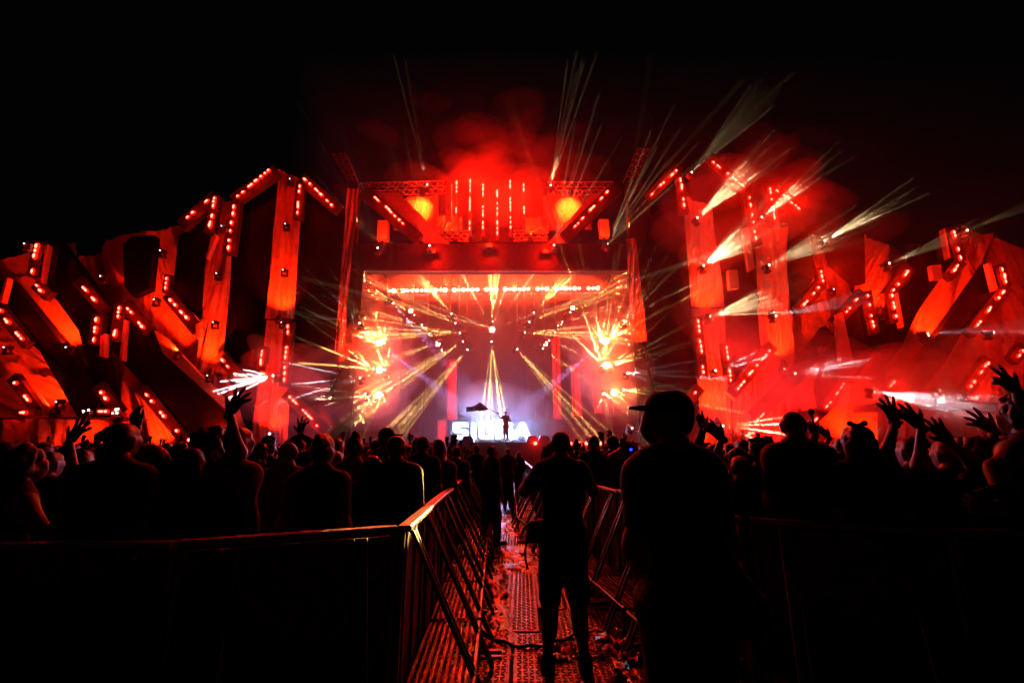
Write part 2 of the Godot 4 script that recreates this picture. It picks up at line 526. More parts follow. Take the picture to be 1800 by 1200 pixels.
func stage_things():
	# glowing letters on the booth
	var d := 29.4
	slab_thing("dj_booth", "long dark booth front behind the performer", "booth", M.case_black, [786, 738, 1056, 736, 1056, 779, 786, 779], d + 0.25, 1.0)
	var root := thing("letter_sign", "glowing white block letters standing on the stage floor", "sign", at(865, 772, d))
	var top := 742.5
	var bot := 772.0
	var g := {
		"letter_s": [[797, 742.5, 822, 742.5, 823, 750, 806, 750, 806, 753.5, 819, 754, 823, 758, 823, 768, 819, 772, 796, 772, 796, 764.5, 813, 764.5, 813, 761, 800, 761, 796, 757, 796, 746]],
		"letter_i": [[828, 742.5, 837, 742.5, 837, 772, 828, 772]],
		"letter_g": [[845, 742.5, 867, 742.5, 867, 750, 852, 750, 851, 752, 851, 763, 853, 765, 859, 765, 859, 761, 855, 761, 855, 755.5, 868, 755.5, 868, 772, 846, 772, 841, 767, 841, 747]],
		"letter_m": [[872, 742.5, 881, 742.5, 886.5, 757, 892, 742.5, 901, 742.5, 903, 772, 895, 772, 894, 757, 889, 770, 884, 770, 880, 757, 880, 772, 871, 772]],
		"letter_a": [[913, 742.5, 922, 742.5, 935, 772, 925, 772, 922, 766, 912, 766, 914.5, 760, 919.5, 760, 917, 753, 909, 772, 900, 772]],
	}
	for k in g:
		for o in g[k]:
			var st := begin()
			slab(st, o, d, 0.12)
			obj(k, st, M.letter_white, root, true)
	var area := AreaLight3D.new()
	area.name = "letter_glow_light"
	area.area_size = Vector2(5.0, 1.1)
	area.light_color = Color(0.55, 0.7, 1.0)
	area.light_energy = 18.0 * K
	area.area_range = 60.0
	area.shadow_enabled = true
	root.add_child(area)
	area.basis = Basis(Vector3.UP, PI)
	area.position = Vector3(0, 0.55, 0.35)
	area.basis = Basis.looking_at(Vector3(0, 0.25, 1))
	# red lit columns on the stage
	for q in [[785, 632, 803, 632, 803, 737, 784, 737, "tall red glowing column standing left of the letters"], [770, 738, 789, 738, 789, 779, 769, 779, "short pink-red glowing block at the left end of the letters"],
			[970, 585, 984, 585, 987, 740, 974, 740, "red glowing column nearest the letters on the right"], [1005, 640, 1017, 640, 1024, 732, 1007, 732, "brightest red glowing column right of the booth"], [1040, 655, 1052, 655, 1060, 725, 1046, 725, "dim red glowing column far right on the stage"]]:
		var o := slab_thing("glowing_column", q[8], "screen", M.screen_red, q.slice(0, 8), 32.0, 0.3, "red glowing columns on the stage")
	# monitor wedges on the deck edge
	for q in [[823, 778, "low monitor speaker at the deck edge left of the performer"], [936, 778, "low monitor speaker at the deck edge right of the performer"], [957, 779, "red-lit monitor speaker behind the red floor lamp"]]:
		var p := at(q[0], q[1], 26.5)
		p.y = 2.0
		var r := thing("monitor_speaker", q[2], "speaker", p, "monitor speakers on the deck edge")
		var st := begin()
		var prof := PackedVector2Array([Vector2(-0.34, 0), Vector2(0.34, 0), Vector2(0.30, 0.22), Vector2(0.16, 0.36), Vector2(-0.24, 0.36), Vector2(-0.32, 0.2)])
		var fr := []
		for v in prof: fr.append(Vector3(v.x, v.y, 0.28))
		solid(st, prof, fr, Vector3(0, 0, -0.56))
		obj("cabinet", st, M.case_black, r)
		var g2 := begin()
		boxat(g2, Vector3(0, 0.16, 0.29), Vector3(0.44, 0.2, 0.02))
		obj("grille", g2, M.frame_black, r)
	# red lamps along the deck edge
	for q in [[941, 779, "leftmost red floor lamp beside the right monitor speaker"], [1003, 779, "small red floor lamp right of the cameraman's head"], [1019, 779, "bright red floor lamp between two small ones"], [1031, 779, "small red floor lamp left of a spectator's head"], [1056, 779, "red floor lamp left of the bucket hat"], [700, 780, "orange floor lamp at the left end of the deck"]]:
		var p := at(q[0], q[1], 26.1)
		var r := thing("floor_lamp", q[2], "stage light", p, "red lamps on the deck edge")
		var st := begin()
		boxat(st, Vector3(0, -0.06, -0.16), Vector3(0.34, 0.16, 0.24))
		obj("housing", st, M.case_black, r)
		lamp_blob("lamp_lens", r, p + Vector3(-0.1, 0, 0), p + Vector3(0.1, 0, 0), 0.09, M.led_core)
		omni(p + Vector3(0, 0.05, 0.3), RED, 0.35, 0.08, r)
	performer()

# ---------------------------------------------------------------- the wings
func screens(list: Array, what := "unlit black screen panel"):
	for q in list:
		slab_thing("black_panel", q[0], "panel", M.black_screen, q[1], q[2] if q.size() > 2 else 0.0, 0.5, "black panels of the stage front")

func left_wing():
	# cloth stretched behind the black panels
	cloth("stage_cloth", "dim cloth at the far left end of the stage front", [-60, 470, 130, 425, 150, 640, -60, 640], 0.9, 3, 4, 0.25)
	cloth("stage_cloth", "crumpled red cloth low at the far left", [-60, 600, 130, 600, 215, 745, -60, 745], 0.8, 5, 7, 0.3)
	cloth("stage_cloth", "red cloth peak behind the left panels", [130, 462, 216, 412, 300, 720, 150, 740], 1.1, 3, 4, 0.3)
	cloth("stage_cloth", "orange-lit cloth sagging below the left six-sided panel", [205, 415, 330, 396, 395, 640, 215, 640], 1.3, 4, 4, 0.25)
	cloth("stage_cloth", "red cloth low between the left columns", [215, 600, 400, 620, 400, 790, 215, 790], 1.0, 6, 5, 0.3)
	cloth("stage_cloth", "narrow orange-lit cloth strip running down beside the left diagonal panel", [236, 690, 290, 690, 330, 790, 262, 790], 0.35, 5, 4, 0.2)
	cloth("column_cloth", "left outer cloth column with a lamp halfway up", [372, 345, 414, 360, 392, 655, 343, 655], 0.2, 3, 8, 0.14)
	cloth("column_cloth", "left inner cloth column with a round-headed lamp", [489, 296, 531, 316, 516, 560, 466, 560], 0.2, 3, 6, 0.14)
	cloth("column_cloth", "lower part of the left inner cloth column", [468, 562, 514, 562, 506, 790, 440, 790], 0.45, 3, 5, 0.2)
	cloth("column_cloth", "cloth below the left outer column", [340, 658, 400, 658, 440, 790, 340, 790], 0.6, 5, 4, 0.3)
	cloth("stage_skirt", "pleated red cloth skirt under the left side deck", [-60, 737, 214, 737, 214, 800, -60, 800], -1.2, 22, 1.2, 0.35)
	var sd := begin()
	slab(sd, [-60, 733, 216, 733, 216, 737, -60, 737], -1.4, 1.6)
	tag(obj("side_deck", sd, M.frame_black), "low dark side deck over the pleated skirt on the left", "stage deck")
	screens([
		["black panel diagonal at the far left edge", [-30, 515, 9, 486, 20, 495, 158, 665, 205, 735, 137, 735, 69, 617, -30, 530], -0.15],
		["black panel slanting right of the far left lamps", [82, 430, 104, 424, 133, 461, 188, 540, 180, 600, 200, 720, 158, 655, 137, 580, 99, 527, 71, 497], 0.0],
		["large black panel slanting down behind the raised hand on the left", [222, 552, 229, 543, 270, 580, 286, 621, 399, 722, 396, 775, 330, 775, 252, 678, 214, 636, 192, 612], -0.2],
		["black six-sided panel hanging above the orange cloth on the left", [215, 429, 232, 415, 270, 413, 261, 507, 231, 520, 218, 502], 0.1],
		["black panel left of the outer cloth column", [314, 415, 378, 371, 369, 410, 360, 452, 350, 562, 302, 511], 0.1],
		["tall black panel between the two left cloth columns", [419, 361, 487, 303, 469, 528, 460, 587, 437, 642, 391, 625, 410, 455], 0.3],
		["tall black panel between the inner left column and the portal leg", [531, 322, 586, 367, 609, 383, 600, 640, 575, 700, 510, 690, 513, 569, 526, 413], 0.3],
	])
	# pale edge boards of the panels
	for q in [["thin red edge board slanting over the outer left column", [360, 452, 363, 455, 381, 413, 377, 411]], ["short orange edge board beside the outer left column", [343, 570, 350, 566, 350, 594, 344, 594]], ["upright orange edge board left of the double lamps", [176, 590, 184, 586, 182, 628, 174, 626]], ["upright edge board right of the double lamps at left", [217, 562, 220, 562, 214, 634, 209, 632]],
			["slanting orange edge board over the pleated skirt", [36, 668, 46, 668, 88, 728, 80, 729]], ["thin upright edge board at the far left", [9, 486, 13, 488, 2, 532, -3, 530]], ["thin upright edge board beside the far left lamps", [79, 431, 83, 430, 72, 497, 70, 495]], ["dark slanting edge running down the right of the large left panel", [270, 580, 288, 592, 398, 708, 399, 722, 286, 621]], ["edge board below the bright fan at left", [462, 700, 466, 702, 448, 716, 445, 713]], ["tall thin edge board beside the inner left column base", [466, 640, 469, 640, 467, 700, 463, 701]]]:
		slab_thing("edge_board", q[0], "board", M.grey_cloth, q[1], -0.5, 0.3, "pale edge boards on the panels")
	led_frame("lamp frame with four lamps near the far left top", [67, 424, 56, 484], [65, 433, 63, 441, 61, 450, 57, 477])
	led_frame("short lamp frame below the far left top lamps", [60, 498, 84, 520], [65, 502, 72, 511])
	led_frame("lamp frame slanting above the left double lamps", [134, 492, 182, 545], [147, 506, 151, 510, 163, 524, 166, 527])
	led_frame("upright lamp frame left of the orange edge board", [171, 552, 164, 606], [170, 562, 168, 577, 167, 583, 165, 597])
	led_frame("lamp frame slanting down at the very left edge", [-8, 540, 46, 606], [1, 546, 10, 562, 14, 566, 30, 586, 34, 590, 38, 595])
	led_frame("lamp frame slanting over the left side deck", [18, 662, 62, 718], [27, 673, 45, 697, 49, 702])
	led_frame("single wide lamp lying on the left side deck", [24, 725, 60, 725], [38, 725, 43, 725], -1.3, 12)
	led_frame("lamp frame slanting left of the cupped hand", [168, 676, 206, 724], [179, 690, 186, 700])
	led_frame("flat lamp row on the side deck left of the cupped hand", [168, 723, 196, 723], [176, 723, 179, 723, 187, 723], -1.3, 12)
	led_frame("upright lamp frame with five lamps at the top of the large left panel", [212, 532, 201, 600], [210, 542, 209, 549, 208, 556, 203, 583, 202, 588])
	led_frame("slanting lamp frame at the top of the large left panel", [216, 533, 262, 584], [225, 543, 231, 549, 245, 568, 250, 574])
	led_frame("long lamp frame slanting down behind the cupped hand", [248, 682, 330, 782], [258, 694, 267, 705, 283, 725, 288, 731, 311, 757])
	led_frame("single lamp low beside the end of the large left panel", [324, 773, 350, 773], [333, 773, 337, 773], -0.6, 12)
	led_frame("upright row of three lamps beside the orange cloth", [294, 482, 290, 514], [293, 490, 292, 498, 291, 506], -0.2, 12)
	led_frame("lamp frame slanting over the orange cloth on the left", [292, 516, 346, 582], [300, 528, 308, 536, 319, 549, 328, 558])
	led_frame("lamp frame rising to the top of the outer left column", [316, 396, 378, 344], [330, 382, 339, 374, 363, 354])
	led_frame("upright lamp frame on the outer left column", [379, 342, 366, 410], [377, 349, 376, 355, 375, 362, 373, 380, 370, 391, 369, 396], -0.4, 16)
	led_frame("lamp frame slanting below the outer left column", [384, 622, 426, 672], [391, 633, 400, 644, 414, 659])
	led_frame("long upright lamp frame right of the outer left column", [412, 354, 401, 446], [411, 364, 410, 376, 407, 392, 405, 406, 403, 423, 402, 436])
	led_frame("long lamp frame rising to the top of the inner left column", [408, 352, 486, 298], [418, 345, 427, 338, 438, 328, 442, 325, 450, 318, 459, 311, 466, 305, 472, 300])
	led_frame("upright lamp frame at the top of the inner left column", [528, 318, 522, 384], [527, 328, 526, 337, 524, 358, 524, 363, 523, 374], -0.4, 16)
	led_frame("lamp frame falling from the inner left column to the portal leg", [528, 312, 594, 368], [536, 316, 545, 324, 555, 333, 558, 336, 564, 342, 575, 353, 583, 361])
	led_frame("long upright lamp frame on the lower inner left column", [507, 564, 498, 680], [506, 574, 506, 584, 504, 611, 503, 619, 502, 628, 501, 646, 501, 656, 500, 667], -0.4, 16)
	led_frame("lamp frame falling right from the inner left column", [500, 690, 572, 758], [510, 698, 516, 704, 520, 708, 533, 721, 538, 726, 543, 731, 547, 735, 557, 748])
	led_frame("short upright lamp frame above the bright white fan at left", [462, 608, 457, 650], [461, 618, 460, 624, 459, 634, 459, 639], -0.6, 14)

	# wash lamps that light the cloth, and idle moving heads
	wash("wash lamp whose orange light fills the gap between the far left panels", 117, 603, 0.1, 108, 560, 26, -0.5)
	wash("wash lamp on the left side deck lighting crumpled cloth", 96, 716, 0.0, 80, 640, 16)
	wash("wash lamp low on the narrow orange strip", 292, 783, -0.2, 268, 720, 16)
	wash("wash lamp at the foot of the outer left cloth column", 371, 648, -0.35, 378, 520, 30, 0.9)
	wash("wash lamp halfway up the inner left cloth column", 491, 554, -0.35, 500, 430, 30, 0.9)
	wash("wash lamp under the sagging orange cloth", 312, 618, -0.1, 275, 520, 40, 1.6)
	wash("wash lamp lighting the red cloth peak", 212, 545, 0.2, 205, 450, 14)
	wash("wash lamp at the foot of the inner left column", 480, 772, -0.4, 488, 660, 20, 0.8)
	wash("bright wash lamp behind the spread hand on the left", 545, 785, -0.4, 540, 740, 18, 0.8)
	wash("wash lamp behind the pleated skirt", 150, 735, -2.2, 145, 790, 6, 1.2)
	wash("wash lamp low between the left columns", 385, 770, -0.3, 380, 690, 12)
	for q in [["idle moving head on the inner left column", 497, 474], ["idle moving head hanging below the inner left wash lamp", 494, 566], ["idle moving head on the outer left column", 380, 480], ["idle moving head above the orange patch of the outer column", 374, 566], ["idle moving head at the foot of the outer column", 364, 660], ["idle moving head under the red cloth peak", 176, 485], ["idle moving head beside the black six-sided panel", 281, 440], ["idle moving head on the orange cloth", 270, 526],
			["idle moving head under the far left gap", 115, 610], ["idle moving head on the left side deck", 98, 706], ["idle moving head at the left edge", 6, 610], ["idle lamp high on the inner left column", 501, 393], ["idle lamp at the peak of the inner left column", 509, 314], ["idle lamp high between the left columns", 389, 397], ["idle lamp at the far left top", 42, 428]]:
		idle(q[0], q[1], q[2])
	for q in [[150, 724], [202, 722]]:
		cluster("cluster of small pale lamps on the left side deck, %s" % ("nearer the left" if q[0] < 180 else "beside the cupped hand"), q[0], q[1])

func right_wing():
	cloth("column_cloth", "right inner cloth column beside the stage", [1203, 345, 1252, 362, 1273, 540, 1214, 540], 0.2, 3, 6, 0.16)
	cloth("column_cloth", "lower part of the right inner cloth column", [1214, 542, 1272, 542, 1292, 790, 1236, 790], 0.4, 3, 5, 0.16)
	cloth("column_cloth", "right outer cloth column with two lamps", [1322, 400, 1384, 400, 1400, 650, 1345, 650], 0.2, 3, 8, 0.14)
	cloth("stage_cloth", "wide orange-lit cloth right of the outer column", [1385, 400, 1470, 425, 1520, 600, 1385, 640], 1.2, 4, 4, 0.25)
	cloth("stage_cloth", "red cloth hanging right of the six-sided panel", [1520, 410, 1565, 438, 1575, 560, 1490, 560], 0.9, 3, 4, 0.25)
	cloth("stage_cloth", "gathered red cloth behind the right diagonal lamps", [1290, 640, 1420, 620, 1420, 790, 1290, 790], 0.8, 8, 4, 0.3)
	cloth("stage_cloth", "low red cloth right of the shaven head", [1420, 640, 1600, 610, 1600, 790, 1420, 790], 1.0, 5, 5, 0.3)
	cloth("stage_cloth", "orange-lit cloth in the gap between the far right panels", [1590, 430, 1760, 410, 1720, 640, 1590, 640], 1.0, 5, 4, 0.3)
	cloth("stage_cloth", "dim cloth at the far right end of the stage front", [1690, 395, 1870, 470, 1870, 640, 1720, 640], 0.9, 3, 4, 0.25)
	cloth("stage_cloth", "crumpled red cloth low at the far right", [1600, 590, 1870, 590, 1870, 745, 1600, 745], 0.8, 5, 7, 0.3)
	cloth("stage_skirt", "red cloth skirt under the right side deck", [1540, 722, 1870, 722, 1870, 800, 1540, 800], -1.2, 22, 1.2, 0.3)
	var sd := begin()
	slab(sd, [1540, 708, 1870, 708, 1870, 721, 1540, 721], -1.4, 1.6)
	tag(obj("side_deck", sd, M.frame_black), "low dark side deck over the skirt on the right", "stage deck")
	screens([
		["black panel between the two right cloth columns", [1250, 372, 1302, 342, 1318, 430, 1330, 520, 1362, 610, 1290, 690, 1275, 545], 0.3],
		["black panel right of the outer right column", [1386, 372, 1418, 400, 1436, 478, 1392, 560, 1385, 480], 0.1],
		["black six-sided panel hanging above the orange cloth on the right", [1457, 433, 1490, 415, 1520, 409, 1522, 497, 1503, 494, 1470, 466], 0.1],
		["tall black panel between the portal leg and the inner right column", [1142, 380, 1196, 340, 1212, 500, 1224, 690, 1165, 720, 1140, 640], 0.3],
		["large black panel slanting down behind the long-haired woman", [1468, 590, 1500, 540, 1530, 512, 1546, 600, 1510, 660, 1470, 712, 1420, 760, 1400, 740, 1440, 680], -0.2],
		["black panel slanting left of the far right lamps", [1610, 445, 1655, 402, 1668, 405, 1676, 455, 1643, 505, 1612, 550, 1585, 610, 1560, 640, 1572, 520, 1595, 480], 0.0],
		["black panel diagonal towards the far right edge", [1738, 460, 1755, 510, 1695, 580, 1660, 640, 1610, 700, 1575, 730, 1555, 700, 1640, 600, 1690, 530, 1725, 480], -0.15],
		["long dark beam slanting down in front of the gathered red cloth", [1452, 572, 1466, 588, 1412, 668, 1340, 738, 1322, 724, 1392, 652], -0.6],
	])
	for q in [["bright orange edge board right of the inner right column", [1306, 402, 1316, 398, 1328, 470, 1317, 476]], ["thin bright edge board among the outer right lamps", [1361, 348, 1363, 347, 1374, 418, 1371, 421]], ["tall orange edge board behind the stick", [1470, 552, 1482, 548, 1502, 640, 1480, 642]], ["broad orange edge board left of the long-haired woman", [1404, 640, 1422, 632, 1436, 716, 1414, 722]], ["upright edge board beside the slanting right lamps", [1575, 516, 1579, 514, 1590, 574, 1586, 576]],
			["upright edge board at the far right top", [1659, 402, 1662, 401, 1672, 452, 1669, 454]], ["upright edge board near the right edge", [1738, 462, 1743, 461, 1755, 508, 1750, 511]], ["orange edge board low in the right column gap", [1336, 535, 1342, 533, 1350, 604, 1342, 606]], ["short orange edge board right of the outer right column", [1388, 553, 1393, 550, 1393, 576, 1389, 577]], ["red block hanging between the right columns", [1281, 474, 1297, 474, 1300, 506, 1283, 508]],
			["red block in the far right dark panel", [1638, 466, 1655, 465, 1658, 490, 1642, 491]], ["bent yellow edge board below the right column lamps", [1274, 660, 1278, 660, 1280, 684, 1297, 700, 1294, 703, 1276, 688]]]:
		slab_thing("edge_board", q[0], "board", M.grey_cloth, q[1], -0.5, 0.3, "pale edge boards on the panels")
	led_frame("lamp frame falling left from the inner right column", [1196, 290, 1142, 345], [1188, 301, 1181, 308, 1166, 322, 1161, 326, 1146, 342], -0.35, 18)
	led_frame("upright lamp frame at the top of the inner right column", [1193, 305, 1204, 374], [1196, 317, 1198, 327, 1198, 331, 1201, 351, 1202, 361], -0.4, 16)
	led_frame("lamp frame falling right from the peak of the inner right column", [1244, 276, 1312, 334], [1254, 286, 1261, 292, 1264, 294, 1279, 306, 1287, 313, 1292, 317, 1299, 323, 1305, 327])
	led_frame("long upright lamp frame right of the inner right column", [1314, 336, 1331, 432], [1317, 348, 1319, 361, 1322, 378, 1324, 391, 1326, 408, 1328, 419])
	led_frame("upright lamp frame on the outer right column", [1351, 322, 1363, 392], [1353, 333, 1354, 339, 1356, 351, 1358, 366, 1359, 370, 1360, 378, 1361, 383], -0.4, 16)
	led_frame("lamp frame falling right from the outer right column", [1356, 326, 1412, 376], [1366, 336, 1377, 344, 1391, 357, 1398, 362, 1403, 367])
	led_frame("upright row of three lamps beside the orange cloth on the right", [1441, 470, 1448, 502], [1443, 478, 1444, 486, 1446, 494], -0.2, 12)
	led_frame("lamp frame slanting over the orange cloth on the right", [1446, 498, 1404, 546], [1438, 506, 1430, 516, 1418, 530, 1413, 535])
	led_frame("slanting lamp frame at the top of the large right panel", [1520, 514, 1470, 566], [1505, 527, 1493, 542, 1488, 548])
	led_frame("upright lamp frame at the top of the large right panel", [1522, 512, 1538, 588], [1525, 520, 1528, 536, 1531, 555, 1533, 566, 1535, 573])
	led_frame("lamp frame slanting over the right column gap", [1602, 468, 1560, 522], [1594, 478, 1591, 483, 1578, 500, 1570, 510])
	led_frame("upright lamp frame right of the large right panel", [1565, 510, 1577, 566], [1567, 520, 1570, 533, 1571, 540, 1574, 556])
	led_frame("bent lamp frame at the far right top", [1674, 398, 1690, 460, 1668, 486], [1676, 409, 1678, 415, 1684, 438, 1688, 453, 1682, 468, 1677, 475])
	led_frame("bent lamp frame nearest the right edge of the stage front", [1758, 464, 1770, 506, 1706, 586], [1761, 474, 1764, 484, 1765, 488, 1767, 495, 1762, 514, 1754, 524, 1740, 541, 1737, 546, 1722, 566, 1718, 571])
	led_frame("long upright lamp frame left of the lower inner right column", [1226, 556, 1238, 664], [1227, 565, 1228, 574, 1229, 582, 1230, 600, 1232, 609, 1233, 617, 1235, 645, 1236, 654], -0.4, 16)
	led_frame("upright lamp frame right of the lower inner right column", [1276, 602, 1286, 676], [1277, 611, 1278, 619, 1279, 628, 1282, 652, 1283, 660, 1284, 668], -0.4, 16)
	led_frame("long lamp frame slanting up to the foot of the outer right column", [1360, 606, 1286, 694], [1352, 617, 1346, 624, 1340, 631, 1330, 642, 1321, 653, 1317, 657, 1307, 671, 1302, 677, 1297, 683], -0.6)
	led_frame("lamp frame slanting behind the cap of the tall man", [1232, 680, 1196, 722], [1222, 690, 1208, 707])
	led_frame("lamp frame slanting beside the raised stick", [1486, 672, 1446, 722], [1482, 675, 1478, 681, 1471, 691, 1459, 707, 1453, 714])
	led_frame("lamp frame of one double lamp above the raised spread hand", [1576, 664, 1558, 688], [1570, 672, 1565, 678], -0.5, 14)
	led_frame("lamp frame slanting below the two-finger hand", [1742, 630, 1700, 690], [1736, 639, 1731, 643, 1724, 654, 1711, 671, 1705, 679])
	led_frame("flat lamp pair over the raised spread hand", [1556, 703, 1580, 703], [1564, 703, 1573, 703], -1.5, 10)
	led_frame("flat lamp on the right side deck", [1700, 699, 1724, 699], [1708, 699, 1715, 699], -1.5, 10)
	led_frame("bright double lamp in the smoke left of the shaven head", [1348, 722, 1322, 748], [1341, 728, 1338, 731, 1331, 738, 1328, 741], -1.0, 14, 0.9)
	led_frame("flat bright lamp low in the smoke left of the shaven head", [1308, 761, 1332, 761], [1317, 761, 1323, 761], -1.2, 12, 0.6)
	led_frame("short slanting lamp at the right edge of the picture", [1804, 608, 1784, 634], [1797, 617, 1791, 625])
	led_frame("single red lamp behind the raised stick", [1440, 730, 1428, 744], [1434, 737], -0.8, 10)
	wash("wash lamp halfway up the inner right cloth column", 1244, 552, -0.35, 1236, 440, 26, 0.9)
	wash("wash lamp at the foot of the inner right column", 1260, 735, -0.35, 1256, 640, 26, 0.9)
	wash("wash lamp at the foot of the outer right column", 1377, 634, -0.35, 1362, 530, 26, 0.9)
	wash("wash lamp under the wide orange cloth on the right", 1442, 612, -0.1, 1440, 520, 44, 1.6)
	wash("wash lamp lighting the red cloth right of the six-sided panel", 1545, 545, 0.2, 1545, 450, 12)
	wash("wash lamp in the gap between the far right panels", 1634, 592, 0.1, 1650, 540, 26, -0.5)
	wash("wash lamp low behind the long-haired woman's shoulder", 1480, 778, -0.3, 1494, 720, 18)
	wash("wash lamp low behind the raised spread hand", 1518, 790, -0.3, 1520, 740, 18, 0.8)
	wash("wash lamp low behind the gathered red cloth", 1300, 775, -0.3, 1310, 700, 20)
	wash("wash lamp on the right side deck", 1668, 716, 0.0, 1680, 650, 18)
	wash("wash lamp behind the cap of the tall man", 1225, 790, -0.3, 1222, 740, 16, 0.8)
	wash("wash lamp low at the right edge", 1760, 716, 0.0, 1760, 640, 10)
	for q in [["idle moving head on the outer right column", 1361, 548], ["idle moving head at the foot of the outer right column", 1379, 648], ["idle moving head on the orange cloth at right", 1466, 508], ["idle moving head in the far right gap", 1633, 590], ["idle moving head on the right side deck", 1653, 686], ["idle lamp under the two-finger hand", 1772, 684]]:
		idle(q[0], q[1], q[2])
	for q in [[1600, 702], [1655, 703]]:
		cluster("cluster of small pale lamps on the right side deck, %s" % ("over the raised spread hand" if q[0] < 1630 else "over the pair of raised hands"), q[0], q[1])

func cluster(label: String, px: float, py: float):
	var p := wat(px, py, -1.6)
	var r := thing("lamp_cluster", label, "stage light", p, "pale lamp clusters on the side decks")
	var st := begin()
	boxat(st, Vector3(0, -0.12, -0.1), Vector3(0.4, 0.4, 0.16))
	obj("housing", st, M.case_black, r)
	for k in 7:
		var q := p + Vector3(rng.randf_range(-0.15, 0.15), rng.randf_range(-0.12, 0.12), 0.02)
		lamp_blob("lamp_lens", r, q, q + Vector3(0.02, 0.01, 0), 0.035, M.lens_warm)

func upper_rig():
	truss("left top truss over the stage, with the first lamp of its roof", at(628, 333, 28.0), at(782, 329, 28.0), 0.62, 9)
	truss("right top truss over the stage", at(962, 331, 28.0), at(1078, 331, 28.0), 0.62, 8)
	truss("short left lower truss under the orange cloth", at(768, 414, 27.4), at(824, 415, 27.4), 0.5, 4)
	truss("short right lower truss under the orange cloth", at(902, 414, 27.4), at(962, 413, 27.4), 0.5, 4)
	for q in [[-1, "lattice tower head leaning over the left portal leg", 584, 270, 612, 318, 606, 270, 628, 318], [1, "lattice tower head leaning over the right portal leg", 1143, 262, 1120, 312, 1122, 262, 1099, 312]]:
		var root := thing("lattice_tower", q[1], "truss", at(q[2], q[3], 27.5), "lattice towers above the portal legs")
		for k in 3:
			var st := begin()
			var a := at(lerpf(q[2], q[6], k / 2.0), q[3] - 1.0 * k, 27.5)
			var b := at(lerpf(q[4], q[8], k / 2.0), q[5], 27.5)
			for s in 2:
				var off := Vector3(0, 0, -0.6 * float(s))
				tube(st, a + off, b + off, 0.035, 5)
			var n := 5
			var a2 := at(lerpf(q[2], q[6], minf(k + 1, 2) / 2.0), q[3], 27.5)
			var b2 := at(lerpf(q[4], q[8], minf(k + 1, 2) / 2.0), q[5], 27.5)
			for i in n:
				var p := a.lerp(b, float(i) / n)
				var p2 := a2.lerp(b2, float(i + 1) / n)
				var p3 := a2.lerp(b2, float(i) / n)
				var off := Vector3(0, 0, -0.6)
				tube(st, p, p + off, 0.022, 4)
				tube(st, p, a.lerp(b, float(i + 1) / n) + off, 0.022, 4)
				if k < 2:
					tube(st, p, p2, 0.022, 4)
					tube(st, p, p3, 0.022, 4)
					tube(st, p + off, p3 + off, 0.022, 4)
			obj("lattice_bay", st, M.truss_metal, root, true)
	cloth("rig_cloth", "yellow-orange lit cloth under the left top truss", [690, 346, 770, 344, 770, 405, 690, 405], 29.2, 5, 2, 0.2)
	cloth("rig_cloth", "orange lit cloth under the right top truss", [955, 344, 1040, 344, 1040, 405, 955, 405], 29.2, 5, 2, 0.2)
	cloth("rig_cloth", "small orange lit cloth above the left lower truss", [770, 380, 812, 380, 812, 408, 766, 408], 28.6, 5, 3, 0.2)
	cloth("rig_cloth", "small orange lit cloth above the right lower truss", [918, 382, 965, 382, 965, 410, 918, 410], 28.6, 5, 3, 0.2)
	slab_thing("rig_backdrop", "dark panel behind the hanging lamp strips", "panel", M.black_cloth, [780, 318, 955, 318, 965, 425, 765, 425], 30.0, 0.2)
	slab_thing("rig_backdrop", "slanting red panel under the left top truss", "panel", M.grey_cloth, [656, 338, 700, 338, 790, 428, 748, 428], 27.9, 0.25)
	slab_thing("rig_backdrop", "slanting red panel under the right top truss", "panel", M.grey_cloth, [1042, 340, 1082, 336, 1000, 428, 962, 428], 27.9, 0.25)
	for q in [[783, 320, 793, 320, 793, 384, 783, 384, "upright orange block left of the hanging lamp strips"], [664, 387, 681, 387, 680, 420, 662, 420, "red block hanging in the upper left of the rig"], [1053, 385, 1070, 385, 1072, 414, 1056, 414, "red block hanging in the upper right of the rig"]]:
		slab_thing("hanging_block", q[8], "block", M.grey_cloth, q.slice(0, 8), 27.0, 0.5, "blocks hanging in the rig")
	led_frame("lamp frame slanting down under the left top truss", [636, 334, 736, 420], [660, 348, 664, 352, 680, 365, 684, 369, 687, 373, 694, 380, 702, 387, 708, 393], 27.0, 22)
	led_frame("lamp frame slanting down under the right top truss", [1088, 326, 992, 418], [1067, 338, 1057, 349, 1043, 364, 1038, 369, 1024, 384, 1016, 393, 1011, 398], 27.0, 22)
	# six hanging strips of red-white lamps
	var cols := [[802, 322, 330, 337, 368, 373], [826, 319, 327, 335, 350, 356, 363, 369, 392, 402], [849, 326, 333, 342, 364, 371, 378, 392, 400], [874, 338, 344, 358, 367, 376, 392, 402, 410], [897, 320, 328, 350, 357, 364, 370, 383, 391, 400], [921, 326, 334, 366, 373]]
	for i in 6:
		var c: Array = cols[i]
		var leds := []
		for k in range(1, c.size()):
			leds.append_array([c[0] + (c[k] - 360) * 0.02 * (i - 2.5) * 0.4, c[k]])
		led_frame("%s hanging strip of bright lamps over the stage counted from the left" % ["first", "second", "third", "fourth", "fifth", "sixth"][i], [c[0], 314, c[0], 416], leds, 28.0, 5.0, 2.4, "hanging lamp strips over the stage")
	# row of blinders inside the stage
	var root := thing("blinder_row", "long row of glaring warm white lamps across the inside of the stage", "stage light", at(868, 508, 31.0))
	var st := begin()
	var a := at(680, 511, 31.0)
	var b := at(1055, 506, 31.0)
	bar(st, a + Vector3(0, 0, -0.2), b + Vector3(0, 0, -0.2), 0.25, 0.25)
	obj("bar", st, M.case_black, root, true)
	var n := 46
